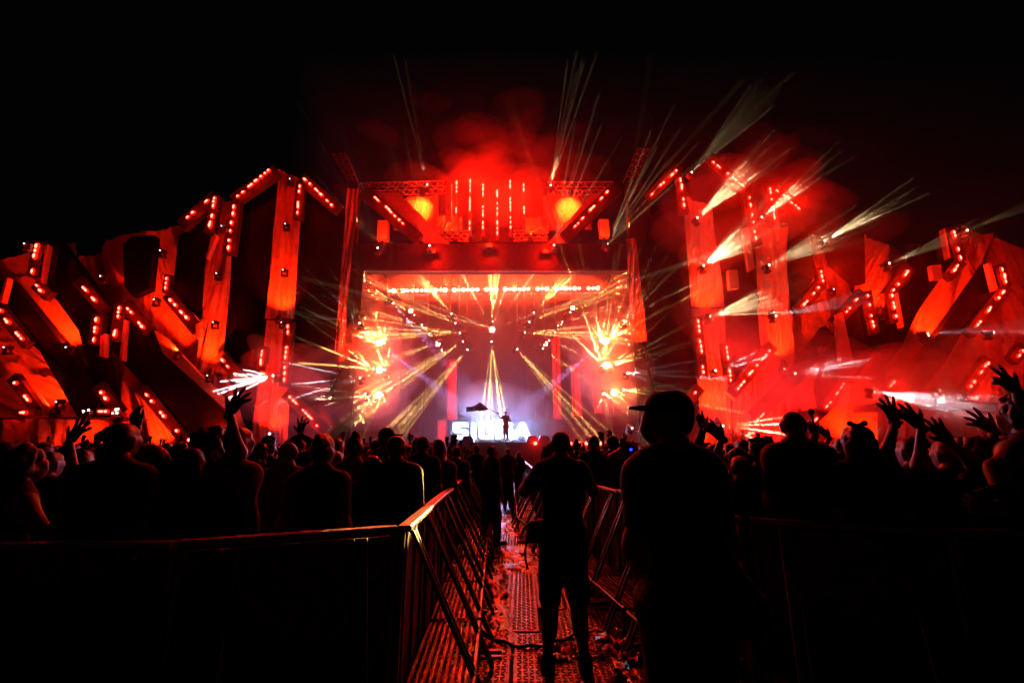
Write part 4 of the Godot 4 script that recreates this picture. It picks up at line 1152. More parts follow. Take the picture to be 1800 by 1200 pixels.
# ---------------------------------------------------------------- people
# A figure is laid out as bones [from, to, radius, radius]; the distances to them are joined smoothly on a grid, and the surface is drawn with one point per crossed cell.
func skin_over(bones: Array, cell: float, soft := 0.03, rough_amp := 0.0, rough_f := 6.0, seed_ := 0) -> ArrayMesh:
	var lo := Vector3.ONE * 1e9
	var hi := -lo
	for b in bones:
		for e in 2:
			var r: float = b[2 + e] + cell * 2.0 + rough_amp
			lo = lo.min(b[e] - Vector3.ONE * r)
			hi = hi.max(b[e] + Vector3.ONE * r)
	var nx := int((hi.x - lo.x) / cell) + 2
	var ny := int((hi.y - lo.y) / cell) + 2
	var nz := int((hi.z - lo.z) / cell) + 2
	var sy := nx
	var sz := nx * ny
	var f := PackedFloat32Array()
	f.resize(nx * ny * nz)
	var k := 1.0 / soft
	var reach := soft * 3.5 + cell
	for b in bones:
		var a: Vector3 = b[0]
		var ab: Vector3 = b[1] - b[0]
		var ra: float = b[2]
		var rd: float = b[3] - b[2]
		var rm := maxf(b[2], b[3]) + reach
		var i0 := maxi(0, int((minf(b[0].x, b[1].x) - rm - lo.x) / cell))
		var i1 := mini(nx - 1, int((maxf(b[0].x, b[1].x) + rm - lo.x) / cell) + 1)
		var j0 := maxi(0, int((minf(b[0].y, b[1].y) - rm - lo.y) / cell))
		var j1 := mini(ny - 1, int((maxf(b[0].y, b[1].y) + rm - lo.y) / cell) + 1)
		var k0 := maxi(0, int((minf(b[0].z, b[1].z) - rm - lo.z) / cell))
		var k1 := mini(nz - 1, int((maxf(b[0].z, b[1].z) + rm - lo.z) / cell) + 1)
		var inv := 1.0 / maxf(ab.length_squared(), 1e-8)
		for z in range(k0, k1 + 1):
			for y in range(j0, j1 + 1):
				var row := z * sz + y * sy
				for x in range(i0, i1 + 1):
					var p := Vector3(lo.x + x * cell, lo.y + y * cell, lo.z + z * cell) - a
					var t := clampf(p.dot(ab) * inv, 0.0, 1.0)
					var d := (p - ab * t).length() - ra - rd * t
					if d < reach:
						f[row + x] += exp(-d * k)
	if rough_amp > 0.0:
		var n := noise(seed_, rough_f, 2)
		for z in nz:
			for y in ny:
				for x in nx:
					var q := z * sz + y * sy + x
					if f[q] > 0.02 and f[q] < 60.0:
						f[q] *= exp(k * rough_amp * n.get_noise_3d(lo.x + x * cell, lo.y + y * cell, lo.z + z * cell))
	var ids := PackedInt32Array()
	ids.resize(nx * ny * nz)
	ids.fill(-1)
	var v := PackedVector3Array()
	for z in nz - 1:
		for y in ny - 1:
			for x in nx - 1:
				var q := z * sz + y * sy + x
				var c0 := f[q]
				var c1 := f[q + 1]
				var c2 := f[q + sy]
				var c3 := f[q + sy + 1]
				var c4 := f[q + sz]
				var c5 := f[q + sz + 1]
				var c6 := f[q + sz + sy]
				var c7 := f[q + sz + sy + 1]
				var m := int(c0 > 1.0) + int(c1 > 1.0) + int(c2 > 1.0) + int(c3 > 1.0) + int(c4 > 1.0) + int(c5 > 1.0) + int(c6 > 1.0) + int(c7 > 1.0)
				if m == 0 or m == 8: continue
				var s := Vector3.ZERO
				var n := 0
				var c := [log(maxf(c0, 1e-6)), log(maxf(c1, 1e-6)), log(maxf(c2, 1e-6)), log(maxf(c3, 1e-6)), log(maxf(c4, 1e-6)), log(maxf(c5, 1e-6)), log(maxf(c6, 1e-6)), log(maxf(c7, 1e-6))]
				for e in EDGES:
					var g0: float = c[e[0]]
					var g1: float = c[e[1]]
					if (g0 > 0.0) != (g1 > 0.0):
						var t := g0 / (g0 - g1)
						s += CORNER[e[0]].lerp(CORNER[e[1]], t)
						n += 1
				ids[q] = v.size()
				v.append(lo + (Vector3(x, y, z) + s / n) * cell)
	var idx := PackedInt32Array()
	for z in range(1, nz - 1):
		for y in range(1, ny - 1):
			for x in range(1, nx - 1):
				var q := z * sz + y * sy + x
				var inside := f[q] > 1.0
				if inside != (f[q + 1] > 1.0):
					face(idx, ids[q - sy - sz], ids[q - sz], ids[q], ids[q - sy], inside)
				if inside != (f[q + sy] > 1.0):
					face(idx, ids[q - 1 - sz], ids[q - 1], ids[q], ids[q - sz], inside)
				if inside != (f[q + sz] > 1.0):
					face(idx, ids[q - 1 - sy], ids[q - sy], ids[q], ids[q - 1], inside)
	var nrm := PackedVector3Array()
	nrm.resize(v.size())
	for i in range(0, idx.size(), 3):
		var w := (v[idx[i + 2]] - v[idx[i]]).cross(v[idx[i + 1]] - v[idx[i]])
		nrm[idx[i]] += w
		nrm[idx[i + 1]] += w
		nrm[idx[i + 2]] += w
	for i in nrm.size(): nrm[i] = nrm[i].normalized()
	var arr := []
	arr.resize(Mesh.ARRAY_MAX)
	arr[Mesh.ARRAY_VERTEX] = v
	arr[Mesh.ARRAY_NORMAL] = nrm
	arr[Mesh.ARRAY_INDEX] = idx
	var mesh := ArrayMesh.new()
	if v.size() > 0 and idx.size() > 0:
		mesh.add_surface_from_arrays(Mesh.PRIMITIVE_TRIANGLES, arr)
	return mesh

const EDGES := [[0, 1], [2, 3], [4, 5], [6, 7], [0, 2], [1, 3], [4, 6], [5, 7], [0, 4], [1, 5], [2, 6], [3, 7]]
const CORNER := [Vector3(0, 0, 0), Vector3(1, 0, 0), Vector3(0, 1, 0), Vector3(1, 1, 0), Vector3(0, 0, 1), Vector3(1, 0, 1), Vector3(0, 1, 1), Vector3(1, 1, 1)]

func face(idx: PackedInt32Array, a: int, b: int, c: int, d: int, inside: bool):
	if a < 0 or b < 0 or c < 0 or d < 0: return
	if inside:
		for i in [a, c, b, a, d, c]: idx.append(i)
	else:
		for i in [a, b, c, a, c, d]: idx.append(i)

# an open hand at the wrist: f points along it, n out of the palm, t to the thumb's side
func hand_bones(w: Vector3, f: Vector3, n: Vector3, side: float, spread := 0.22, curl := 0.25, shut := []) -> Array:
	f = f.normalized()
	n = (n - f * n.dot(f)).normalized()
	var t := f.cross(n) * side
	var o := [[w - f * 0.02, w + f * 0.02, 0.026, 0.025]]
	var lens := [0.078, 0.086, 0.079, 0.062]
	for i in 4:
		var off := (1.5 - i) * 0.021
		var kn := w + f * (0.098 - 0.006 * absf(i - 1)) + t * off
		o.append([w + f * 0.025 + t * off * 0.75, kn, 0.0155, 0.0115])
		var d := (f + t * ((1.2 - i) * spread)).normalized()
		var p := kn
		var bend := curl
		if i in shut: bend = 1.5
		var angle := bend * 0.5
		for s in 3:
			var dd := d * cos(angle) + n * sin(angle)
			var q: Vector3 = p + dd * (lens[i] * [0.45, 0.31, 0.24][s])
			o.append([p, q, 0.0098 - s * 0.0009, 0.0089 - s * 0.0009])
			p = q
			angle += bend * 0.9
	var tp := w + f * 0.03 + t * 0.028
	var td := (f * 0.75 + t * (0.55 + spread)).normalized()
	o.append([w + f * 0.02 + t * 0.015, tp, 0.017, 0.015])
	var p1 := tp + td * 0.04
	o.append([tp, p1, 0.0145, 0.0115])
	o.append([p1, p1 + (td + f * 0.35).normalized() * 0.032, 0.0112, 0.0085])
	return o

var shared := {}
# o: arms [[elbow, wrist, hand f, hand n] left, right] in the body's own metres at a height of 1.75 (x to its right, -z ahead); hair, top, legs ...
func figure(o: Dictionary) -> Node3D:
	var s: float = o.h / 1.75
	var wide: float = o.get("wide", 1.0) * 0.86
	var cell: float = o.get("cell", 0.017)
	var tilt_h: Vector3 = o.get("head", Vector3.ZERO)
	var lean: Vector3 = o.get("lean", Vector3.ZERO)
	var stance: float = o.get("stance", 0.1)
	var up := func(p: Vector3) -> Vector3:
		var g := clampf((p.y - 0.9) / 0.6, 0.0, 1.3)
		return (Vector3(p.x * wide, p.y, p.z) + lean * g) * s
	var B := []
	var add := func(l: Array, a: Vector3, b: Vector3, ra: float, rb: float):
		l.append([up.call(a), up.call(b), ra * s, rb * s])
	var hc := Vector3(0, 1.635, -0.01) + tilt_h
	# trunk
	var trunk := [[Vector3(-0.075, 0.96, 0), Vector3(0.075, 0.96, 0), 0.118, 0.118], [Vector3(-0.055, 1.0, 0), Vector3(-0.09, 1.34, -0.005), 0.086, 0.1], [Vector3(0.055, 1.0, 0), Vector3(0.09, 1.34, -0.005), 0.086, 0.1],
		[Vector3(-0.16, 1.425, 0), Vector3(0.16, 1.425, 0), 0.066, 0.066], [Vector3(-0.15, 1.44, 0), Vector3(0, 1.51, 0.005), 0.045, 0.055], [Vector3(0.15, 1.44, 0), Vector3(0, 1.51, 0.005), 0.045, 0.055]]
	for b in trunk: add.call(B, b[0], b[1], b[2] * 0.84, b[3] * 0.84)
	var legs := []
	for x in [-1, 1]:
		var hip := Vector3(x * 0.088, 0.93, 0)
		var step: float = o.get("step", 0.0) * x
		var knee := Vector3(x * lerpf(0.09, stance, 0.5), 0.5, -0.02 - step * 0.6)
		var ankle := Vector3(x * stance, 0.085, 0.02 - step)
		legs.append([hip, knee, ankle])
		add.call(B, hip, knee, 0.086, 0.056)
		add.call(B, knee, ankle, 0.055, 0.036)
		add.call(B, knee + Vector3(0, -0.1, 0.02), knee + Vector3(0, -0.2, 0.02), 0.05, 0.045)
		add.call(B, ankle + Vector3(0, -0.035, 0.02), ankle + Vector3(x * 0.02, -0.045, -0.15), 0.042, 0.032)
	# neck and head with its features
	var H := []
	add.call(H, Vector3(0, 1.47, 0.01), Vector3(0, 1.56, 0.0) + tilt_h * 0.5, 0.056, 0.053)
	add.call(H, hc + Vector3(0, 0.03, 0.02), hc + Vector3(0, 0.025, -0.025), 0.08, 0.076)
	add.call(H, hc + Vector3(0, -0.05, -0.045), hc + Vector3(0, -0.08, -0.062), 0.05, 0.036)
	var turn := Basis(Vector3.UP, o.get("look", 0.0))
	var small: bool = cell > 0.02
	if not small:
		add.call(H, hc + Vector3(0, -0.005, -0.1), hc + Vector3(0, -0.035, -0.118), 0.009, 0.014)
		for x in [-1, 1]:
			add.call(H, hc + Vector3(x * 0.03, 0.018, -0.096), hc + Vector3(x * 0.045, 0.012, -0.09), 0.011, 0.01)
			add.call(H, hc + Vector3(x * 0.032, -0.004, -0.092), hc + Vector3(x * 0.036, -0.004, -0.09), 0.013, 0.013)
			add.call(H, hc + Vector3(x * 0.012, -0.062, -0.1), hc + Vector3(x * 0.022, -0.064, -0.095), 0.008, 0.006)
			add.call(H, hc + Vector3(x * 0.082, 0.012, 0.008), hc + Vector3(x * 0.08, -0.03, 0.0), 0.015, 0.011)
	else:
		for x in [-1, 1]: add.call(H, hc + Vector3(x * 0.082, 0.012, 0.008), hc + Vector3(x * 0.08, -0.03, 0.0), 0.018, 0.014)
	# turn the head about its axis
	var hp: Vector3 = up.call(hc)
	for i in range(1, H.size()):
		for e in 2:
			H[i][e] = hp + turn * (H[i][e] - hp) * 0.92
			H[i][2 + e] *= 0.87
	# arms
	var arms: Array = o.get("arms", [[], []])
	var hands := []
	var sleeves := []
	for i in 2:
		var x := -1.0 if i == 0 else 1.0
		var a: Array = arms[i] if arms[i].size() else [Vector3(x * 0.245, 1.14, 0.02), Vector3(x * 0.25, 0.89, -0.06), Vector3(0, -1, -0.1), Vector3(-x, 0, 0)]
		var sh := Vector3(x * 0.178, 1.425, 0)
		var el: Vector3 = a[0]
		var wr: Vector3 = a[1]
		if el.y > 1.45: sh += Vector3(-x * 0.01, 0.03, 0)
		add.call(B, sh, el, 0.053, 0.041)
		add.call(B, el, wr, 0.042, 0.026)
		sleeves.append([sh, el, wr])
		hands.append(hand_bones(up.call(wr), a[2], a[3], a[4] if a.size() > 4 else x, a[5] if a.size() > 5 else 0.22, a[6] if a.size() > 6 else 0.3, a[7] if a.size() > 7 else []))
	var root := Node3D.new()
	root.name = "person"
	# the body: one surface made of trunk and limbs, with the head and hands on finer grids
	var st := begin()
	st.append_from(skin_over(B + [H[0]], cell, 0.022 * s), 0, Transform3D())
	st.append_from(skin_over(H, minf(cell, 0.018) if small else 0.0085, 0.014 * s), 0, Transform3D())
	for i in 2:
		if arms[i].size() == 0 and not o.get("hands", false): 
			var hb: Array = hands[i]
			st.append_from(skin_over([[hb[0][0], hb[0][0].lerp(hb[2][1], 0.9), 0.03, 0.03]] + [hb[hb.size() - 2]], maxf(0.012, cell * 0.7), 0.01), 0, Transform3D())
		else:
			st.append_from(skin_over(hands[i], 0.0045 if not small else 0.009, 0.0045 if not small else 0.006), 0, Transform3D())
	obj("body", st, M.get(o.get("skin", "skin")), root)
	# shirt
	var T := []
	var g: float = o.get("loose", 0.004)
	for b in trunk: add.call(T, b[0], b[1], b[2] * lerpf(1.0, wide, 0.6) + g, b[3] * lerpf(1.0, wide, 0.6) + g)
	var hem: float = o.get("hem", 0.86)
	add.call(T, Vector3(-0.075, hem + 0.06, 0), Vector3(0.075, hem + 0.06, 0), 0.112 + g, 0.112 + g)
	var kind: String = o.get("sleeve", "short")
	for q in sleeves:
		if kind == "short":
			add.call(T, q[0], q[0].lerp(q[1], 0.66), 0.055 + g, 0.052 + g)
		elif kind == "long":
			add.call(T, q[0], q[1], 0.055 + g, 0.045 + g)
			add.call(T, q[1], q[1].lerp(q[2], 0.95), 0.046 + g, 0.032 + g)
	if kind != "none_at_all":
		obj("shirt" if kind != "long" else "jacket", skin_over(T, cell * 1.05, 0.028 * s, 0.012 * s, 5.0, int(o.h * 1000)), M.get(o.get("top", "shirt_black")), root)
	# shorts or trousers, shoes
	var P := []
	add.call(P, Vector3(-0.075, 0.95, 0), Vector3(0.075, 0.95, 0), 0.13, 0.13)
	for q in legs:
		add.call(P, q[0], q[1], 0.105, 0.085)
		if o.get("long_legs", true): add.call(P, q[1], q[2] + Vector3(0, 0.02, 0), 0.078, 0.062)
	obj("trousers" if o.get("long_legs", true) else "shorts", skin_over(P, cell * 1.1, 0.02 * s, 0.01 * s, 5.0, int(o.h * 900)), M.get(o.get("bottom", "denim")), root)
	for q in legs:
		var S := []
		add.call(S, q[2] + Vector3(0, -0.03, 0.03), q[2] + Vector3(signf(q[2].x) * 0.02, -0.035, -0.17), 0.05, 0.042)
		add.call(S, q[2] + Vector3(0, 0.0, 0.01), q[2] + Vector3(0, 0.03, 0.01), 0.046, 0.05)
		obj("shoe", skin_over(S, minf(0.02, cell), 0.014), M.case_black, root)
	# hair and headwear
	var hk: String = o.get("hair", "short")
	var F := []
	var fine := 0.011 if not small else 0.02
	var ra := 0.006
	if hk != "bald":
		add.call(F, hc + Vector3(0, 0.042, 0.022), hc + Vector3(0, 0.045, -0.03), 0.083, 0.074)
		add.call(F, hc + Vector3(0, 0.0, 0.04), hc + Vector3(0, -0.02, 0.045), 0.062, 0.05)
	match hk:
		"crop": ra = 0.003
		"curly":
			ra = 0.022
			for i in 14:
				var a := i * 2.4
				var y := -0.08 + 0.2 * (i / 14.0)
				add.call(F, hc + Vector3(cos(a) * 0.085, y, 0.03 + sin(a) * 0.06), hc + Vector3(cos(a) * 0.095, y - 0.02, 0.03 + sin(a) * 0.06), 0.045, 0.04)
		"mohawk":
			ra = 0.012
			for i in 5: add.call(F, hc + Vector3(0, 0.1, -0.07 + i * 0.04), hc + Vector3(-0.01, 0.135, -0.075 + i * 0.04), 0.035, 0.018)
		"bun":
			ra = 0.014
			add.call(F, hc + Vector3(0, 0.12, 0.02), hc + Vector3(0, 0.14, 0.03), 0.05, 0.045)
			add.call(F, hc + Vector3(-0.02, 0.06, 0.06), hc + Vector3(0.03, 0.04, 0.07), 0.05, 0.05)
		"tall":
			ra = 0.008
			add.call(F, hc + Vector3(-0.03, 0.1, 0), hc + Vector3(0.035, 0.11, 0), 0.06, 0.055)
		"long":
			ra = 0.014
			for x in [-1, 1]:
				add.call(F, hc + Vector3(x * 0.055, 0.03, 0.02), hc + Vector3(x * 0.085, -0.14, 0.035), 0.05, 0.05)
				add.call(F, hc + Vector3(x * 0.08, -0.13, 0.035), hc + Vector3(x * 0.09, -0.3, 0.06), 0.05, 0.035)
			add.call(F, hc + Vector3(0, 0.0, 0.05), hc + Vector3(0, -0.36, 0.1), 0.075, 0.05)
		"ponytail":
			ra = 0.008
			add.call(F, hc + Vector3(0, 0.05, 0.1), hc + Vector3(0.01, -0.1, 0.13), 0.032, 0.02)
		"hood":
			ra = 0.01
			add.call(F, hc + Vector3(0, 0.09, 0.04), hc + Vector3(0, -0.12, 0.06), 0.075, 0.1)
			add.call(F, hc + Vector3(0, 0.03, 0.0), hc + Vector3(0, -0.13, -0.01), 0.1, 0.11)
			add.call(F, hc + Vector3(-0.015, 0.12, 0.03), hc + Vector3(-0.02, 0.14, 0.05), 0.03, 0.018)
	for b in F:
		for e in 2:
			b[e] = hp + turn * (b[e] - hp) * 0.92
			b[2 + e] *= 0.88
	if F.size():
		obj("hood" if hk == "hood" else "hair", skin_over(F, fine, 0.014 * s, ra * s, 16.0 if hk != "hood" else 6.0, int(o.h * 777)), M.get(o.get("hair_mat", "hair_dark")), root)
	if o.has("cap"):
		var cp := begin()
		var cm := []
		add.call(cm, hc + Vector3(0, 0.048, 0.018), hc + Vector3(0, 0.05, -0.026), 0.094, 0.088)
		for b in cm:
			for e in 2:
				b[e] = hp + turn * (b[e] - hp) * 0.92
				b[2 + e] *= 0.88
		var dome := skin_over(cm, 0.011, 0.01)
		# keep what is above the band
		var ar := dome.surface_get_arrays(0)
		var vs: PackedVector3Array = ar[Mesh.ARRAY_VERTEX]
		var cut := hp.y + (0.012 if str(o.cap) == "bucket" else 0.03) * s
		for i in vs.size():
			if vs[i].y < cut: vs[i].y = cut - 0.004
		ar[Mesh.ARRAY_VERTEX] = vs
		var cut_mesh := ArrayMesh.new()
		cut_mesh.add_surface_from_arrays(Mesh.PRIMITIVE_TRIANGLES, ar)
		var c := obj("cap", cut_mesh, M.get("shirt_black"), root)
		# brim: cap worn to the front (-z), turned by "cap"; a bucket hat has it all round
		var full: bool = str(o.cap) == "bucket"
		var ang: float = 0.0 if full else float(o.cap)
		var rings := 20
		for i in rings:
			var a0 := (TAU * i / rings) if full else lerpf(-1.05, 1.05, float(i) / rings)
			var a1 := (TAU * (i + 1) / rings) if full else lerpf(-1.05, 1.05, float(i + 1) / rings)
			var q := []
			for a in [a0, a1]:
				var reach := 0.055 if full else 0.08 * pow(maxf(0.0, cos(a * 1.35)), 0.6)
				var dv := Vector3(-sin(a + ang + o.get("look", 0.0)), 0, -cos(a + ang + o.get("look", 0.0)))
				q.append(hp + Vector3(0, (0.018 if full else 0.045), 0) * s + dv * 0.086 * s)
				q.append(hp + Vector3(0, (-0.02 if full else 0.058), 0) * s + dv * (0.086 + reach) * s)
			for dy in [0.0, -0.006]:
				var vv := Vector3(0, dy, 0)
				quad(cp, q[0] + vv, q[1] + vv, q[3] + vv, q[2] + vv)
			quad(cp, q[1], q[1] + Vector3(0, -0.006, 0), q[3] + Vector3(0, -0.006, 0), q[3])
		obj("brim", cp, M.get("shirt_black"), root)
	if o.has("glasses"):
		var gl := begin()
		for x in [-1, 1]:
			bar(gl, hp + turn * Vector3(x * 0.076, 0.008, 0.01) * s, hp + turn * Vector3(x * 0.07, 0.004, -0.095) * s, 0.006, 0.01)
		bar(gl, hp + turn * Vector3(-0.07, 0.0, -0.102) * s, hp + turn * Vector3(0.07, 0.0, -0.102) * s, 0.006, 0.034)
		obj("glasses", gl, M.get("case_black"), root)
	return root

# where the photo shows the top of the head; d is the distance, y the turn of the body
func person(label: String, px: float, py: float, d: float, o: Dictionary, group := "people in the crowd") -> Node3D:
	var top := at(px, py, d)
	var extra := 0.0
	if o.get("hair", "short") in ["bun", "tall", "mohawk", "hood"]: extra = 0.06
	o.h = clampf(top.y - extra, 1.5, 2.02)
	if o.has("reach"):
		var arms: Array = o.get("arms", [[], []])
		for q in o.reach:
			# [side, wrist px, wrist py, nearer by, lean of the hand in degrees, spread, curl, shut fingers, palm towards the eye or away]
			var side := int(q[0])
			var inv: Basis = Basis(Vector3.UP, -o.get("turn", 0.0))
			var wr: Vector3 = inv * (at(q[1], q[2], d - q[3]) - Vector3(top.x, top.y - extra - o.h, -d)) / (o.h / 1.75)
			wr.x /= o.get("wide", 1.0) * 0.86
			var sh := Vector3(side * 0.17, 1.455, 0)
			var v := wr - sh
			if v.length() > 0.56: wr = sh + v.normalized() * 0.56
			v = wr - sh
			var l := v.length()
			var ca := (0.3 * 0.3 + l * l - 0.275 * 0.275) / (2.0 * l)
			var hgt := sqrt(maxf(0.0, 0.09 - ca * ca))
			var pole := Vector3(side * 0.8, -0.5, 0.25)
			pole = (pole - v.normalized() * pole.dot(v.normalized())).normalized()
			var el := sh + v.normalized() * ca + pole * hgt
			var g := deg_to_rad(q[4])
			var f := inv * Vector3(sin(g), cos(g), -0.12)
			arms[(side + 1) / 2] = [el, wr, f, inv * Vector3(0.1, 0.1, -1.0 if q.size() < 9 else q[8]), side * (1 if q.size() < 9 else -q[8]), q[5], q[6], q[7] if q.size() > 7 else []]
		o.arms = arms
	var r := figure(o)
	r.name = numbered("person")
	add_child(r)
	r.position = Vector3(top.x, top.y - extra - o.h, d * -1.0)
	r.rotation.y = o.get("turn", 0.0)
	tag(r, label, "person", group)
	return r

func raised(x: float, ex: Vector3, wr: Vector3, f: Vector3, n := Vector3(0, 0, -1), spread := 0.3, curl := 0.2, shut := []) -> Array:
	return [ex, wr, f, n, x, spread, curl, shut]

func performer():
	var base := at(889, 779, 26.9)
	base.y = 2.0
	var r := figure({"h": 1.76, "top": "shirt_grey", "bottom": "shirt_grey", "long_legs": false, "cap": 0.0, "hair": "crop", "stance": 0.11, "head": Vector3(-0.01, 0.0, -0.02), "look": -0.3,
		"arms": [[Vector3(-0.31, 1.2, -0.1), Vector3(-0.1, 1.47, -0.19), Vector3(0.5, 0.5, -0.6), Vector3(1, 0, 0), -1, 0.05, 1.5], [Vector3(0.36, 1.36, -0.02), Vector3(0.5, 1.6, -0.05), Vector3(0.5, 0.8, 0), Vector3(0, 0, -1), 1, 0.05, 1.5]]})
	r.name = numbered("person")
	add_child(r)
	r.position = base
	r.rotation.y = PI
	tag(r, "performer in cap and shorts on the stage, singing and holding up a flag", "person")
	var hand := base + Vector3(-0.51, 1.64, 0.05)
	var tip := at(858, 717.5, 26.8)
	var f := thing("flag", "dark flag streaming from the pole the performer holds up", "flag", hand)
	var st := begin()
	tube(st, hand - (tip - hand) * 0.25, tip, 0.022, 8)
	obj("pole", st, M.case_black, f, true)
	st = begin()
	st.set_smooth_group(0)
	var rim := [[858, 717.5, 858.5, 719.5], [851, 711.5, 852, 721.2], [843.5, 706.5, 845, 722.3], [836, 711.5, 838, 722], [828, 714.5, 829, 723.5], [819.5, 715, 819.5, 723.5]]
	var nu := 25
	for i in nu + 1:
		var t := float(i) / nu * 4.999
		var k := int(t)
		var a: Array = rim[k]
		var b: Array = rim[k + 1]
		for j in 9:
			var v := j / 8.0
			var w := t - k
			var x := lerpf(lerpf(a[0], b[0], w), lerpf(a[2], b[2], w), v)
			var y := lerpf(lerpf(a[1], b[1], w), lerpf(a[3], b[3], w), v)
			st.set_uv(Vector2(t, v))
			st.add_vertex(at(x, y, 26.8 + 0.13 * sin(t * 3.1 + v * 2.0) + 0.08 * sin(v * 9.0 + t)))
	for i in nu:
		for j in 8:
			var a := i * 9 + j
			for k in [a, a + 9, a + 10, a, a + 10, a + 1]: st.add_index(k)
	st.generate_normals()
	obj("banner", st, M.denim, f, true)
	var m := thing("microphone", "handheld microphone at the performer's mouth", "microphone", base + Vector3(0.09, 1.5, 0.2))
	st = begin()
	tube(st, Vector3(0.05, -0.14, 0.02), Vector3.ZERO, 0.016, 8, 0.02)
	obj("handle", st, M.case_black, m)
	lamp_blob("mic_head", m, m.position + Vector3(-0.012, 0.01, 0), m.position + Vector3(-0.014, 0.035, 0), 0.026, M.truss_metal)

func crowd():
	# the aisle
	person("man standing in the middle of the aisle with both hands raised to his face", 985, 757, 3.8, {"hair": "crop", "long_legs": false, "stance": 0.15, "turn": 0.05, "wide": 1.06, "hands": true,
		"arms": [[Vector3(-0.31, 1.27, -0.14), Vector3(-0.1, 1.52, -0.19), Vector3(0.3, 1, 0), Vector3(0.6, 0, 1), -1, 0.1, 1.0], [Vector3(0.31, 1.27, -0.14), Vector3(0.1, 1.52, -0.19), Vector3(-0.3, 1, 0), Vector3(-0.6, 0, 1), 1, 0.1, 1.0]]}, "people in the aisle")
	person("tall man nearest the camera in a sideways cap, right of the aisle middle", 1176, 690, 2.0, {"hair": "crop", "cap": 0.0, "look": 1.25, "wide": 0.87, "hem": 0.78, "bottom": "shirt_black", "stance": 0.13, "cell": 0.014,
		"arms": [[Vector3(-0.235, 1.15, 0.0), Vector3(-0.15, 0.98, -0.2), Vector3(0.6, 0.1, -0.7), Vector3(1, 0, 0), -1, 0.1, 0.9], [Vector3(0.235, 1.15, 0.0), Vector3(0.22, 0.93, -0.14), Vector3(0, -0.8, -0.5), Vector3(-1, 0, 0), 1, 0.1, 0.9]]}, "people in the aisle")
	person("person in a dark jacket walking down the aisle beside the left barriers", 864, 783, 8.3, {"hair": "short", "turn": -0.9, "sleeve": "long", "step": 0.1, "top": "shirt_black"}, "people in the aisle")
	person("person in a grey top far down the aisle, lifting a camera", 893, 787, 13.4, {"hair": "short", "top": "shirt_grey", "cell": 0.024, "arms": [[], [Vector3(0.3, 1.25, -0.15), Vector3(0.14, 1.5, -0.28), Vector3(-0.3, 0.6, -0.6), Vector3(-1, 0, 0), 1, 0.1, 1.0]]}, "people in the aisle")
	person("person far down the aisle bent beside the right barriers", 912, 793, 15.5, {"hair": "long", "cell": 0.026, "sleeve": "long"}, "people in the aisle")
	# bags
	var bag := thing("shoulder_bag", "small black bag on a strap at the left hip of the man in the aisle", "bag", at(941, 935, 3.72))
	obj("pouch", skin_over([[Vector3(-0.02, 0.03, -0.03), Vector3(0.07, 0.04, -0.03), 0.05, 0.05], [Vector3(-0.02, -0.02, 0.03), Vector3(0.07, -0.01, 0.03), 0.05, 0.05]], 0.012, 0.02), M.shirt_black, bag)
	var sb := begin()
	var pv := Vector3(-0.06, -0.03, 0.05)
	for k in 8:
		var t := (k + 1) / 8.0
		var p := Vector3(-0.06 - 0.02 * sin(t * PI), -0.03 - t * 0.22, 0.05)
		tube(sb, pv, p, 0.008, 5)
		pv = p
	obj("strap", sb, M.shirt_black, bag)
	var jk := thing("hip_bag", "large dark bag hanging at the right hip of the tall man", "bag", at(1284, 1025, 1.95))
	obj("sack", skin_over([[Vector3(-0.09, 0.16, 0), Vector3(-0.02, -0.05, 0.02), 0.05, 0.1], [Vector3(-0.06, -0.08, 0), Vector3(0.06, -0.1, 0.02), 0.08, 0.07], [Vector3(-0.1, 0.3, 0), Vector3(-0.09, 0.16, 0), 0.02, 0.05]], 0.012, 0.03, 0.02, 8.0, 4), M.shirt_black, jk)
	# left of the aisle, nearest first
	person("curly-haired person at the left edge of the picture", 45, 786, 2.75, {"hair": "curly", "turn": -0.5, "skin": "skin", "sleeve": "none", "arms": [[], [Vector3(0.33, 1.14, -0.16), Vector3(0.22, 1.36, -0.34), Vector3(0, 1, -0.3), Vector3(-1, 0, 0), 1, 0.1, 0.9]]})
	person("man with a round dark head in front of the cupped raised hand", 217, 742, 2.75, {"hair": "short", "wide": 1.12})
	person("person behind the round-headed man reaching up a cupped hand", 262, 780, 3.45, {"hair": "short", "reach": [[-1, 240, 750, 0.1, -24, 0.1, 0.5]]})
	person("long-haired person in a hood between the raised left arms", 276, 775, 2.95, {"hair": "hood", "sleeve": "long"})
	person("person with a low rounded head left of the waving arm", 336, 786, 3.0, {"hair": "long", "top": "shirt_black"})
	person("person raising a wide spread hand in front of the left stage smoke", 369, 754, 3.25, {"hair": "curly", "reach": [[1, 403, 726, 0.25, 24, 0.42, 0.12]]})
	person("man in a pale jacket right of the raised spread hand", 419, 749, 3.2, {"hair": "short", "top": "shirt_grey", "sleeve": "long", "turn": -0.35})
	person("person low at left lifting a hand with spread fingers", 88, 792, 3.5, {"hair": "short", "reach": [[1, 122, 776, 0.15, 22, 0.4, 0.15]]})
	person("small person pointing one finger up before the pleated skirt", 184, 792, 4.6, {"hair": "ponytail", "reach": [[-1, 170, 779, 0.1, -4, 0.1, 0.3, [1, 2, 3]]]})
	person("person with a tall flat-topped head left of the shaven one", 473, 761, 5.2, {"hair": "tall"})
	person("shaven person with a rim-lit head left of centre", 508, 773, 3.9, {"hair": "bald", "turn": 0.2, "top": "shirt_grey"})
	person("small person whose spread hand shows before the bright wash lamp", 524, 763, 5.0, {"hair": "short", "reach": [[1, 527, 762, 0.1, 3, 0.45, 0.1]]})
	person("broad person with a crest of hair in front of the portal leg", 569, 754, 3.3, {"hair": "mohawk", "wide": 1.12, "turn": -0.15})
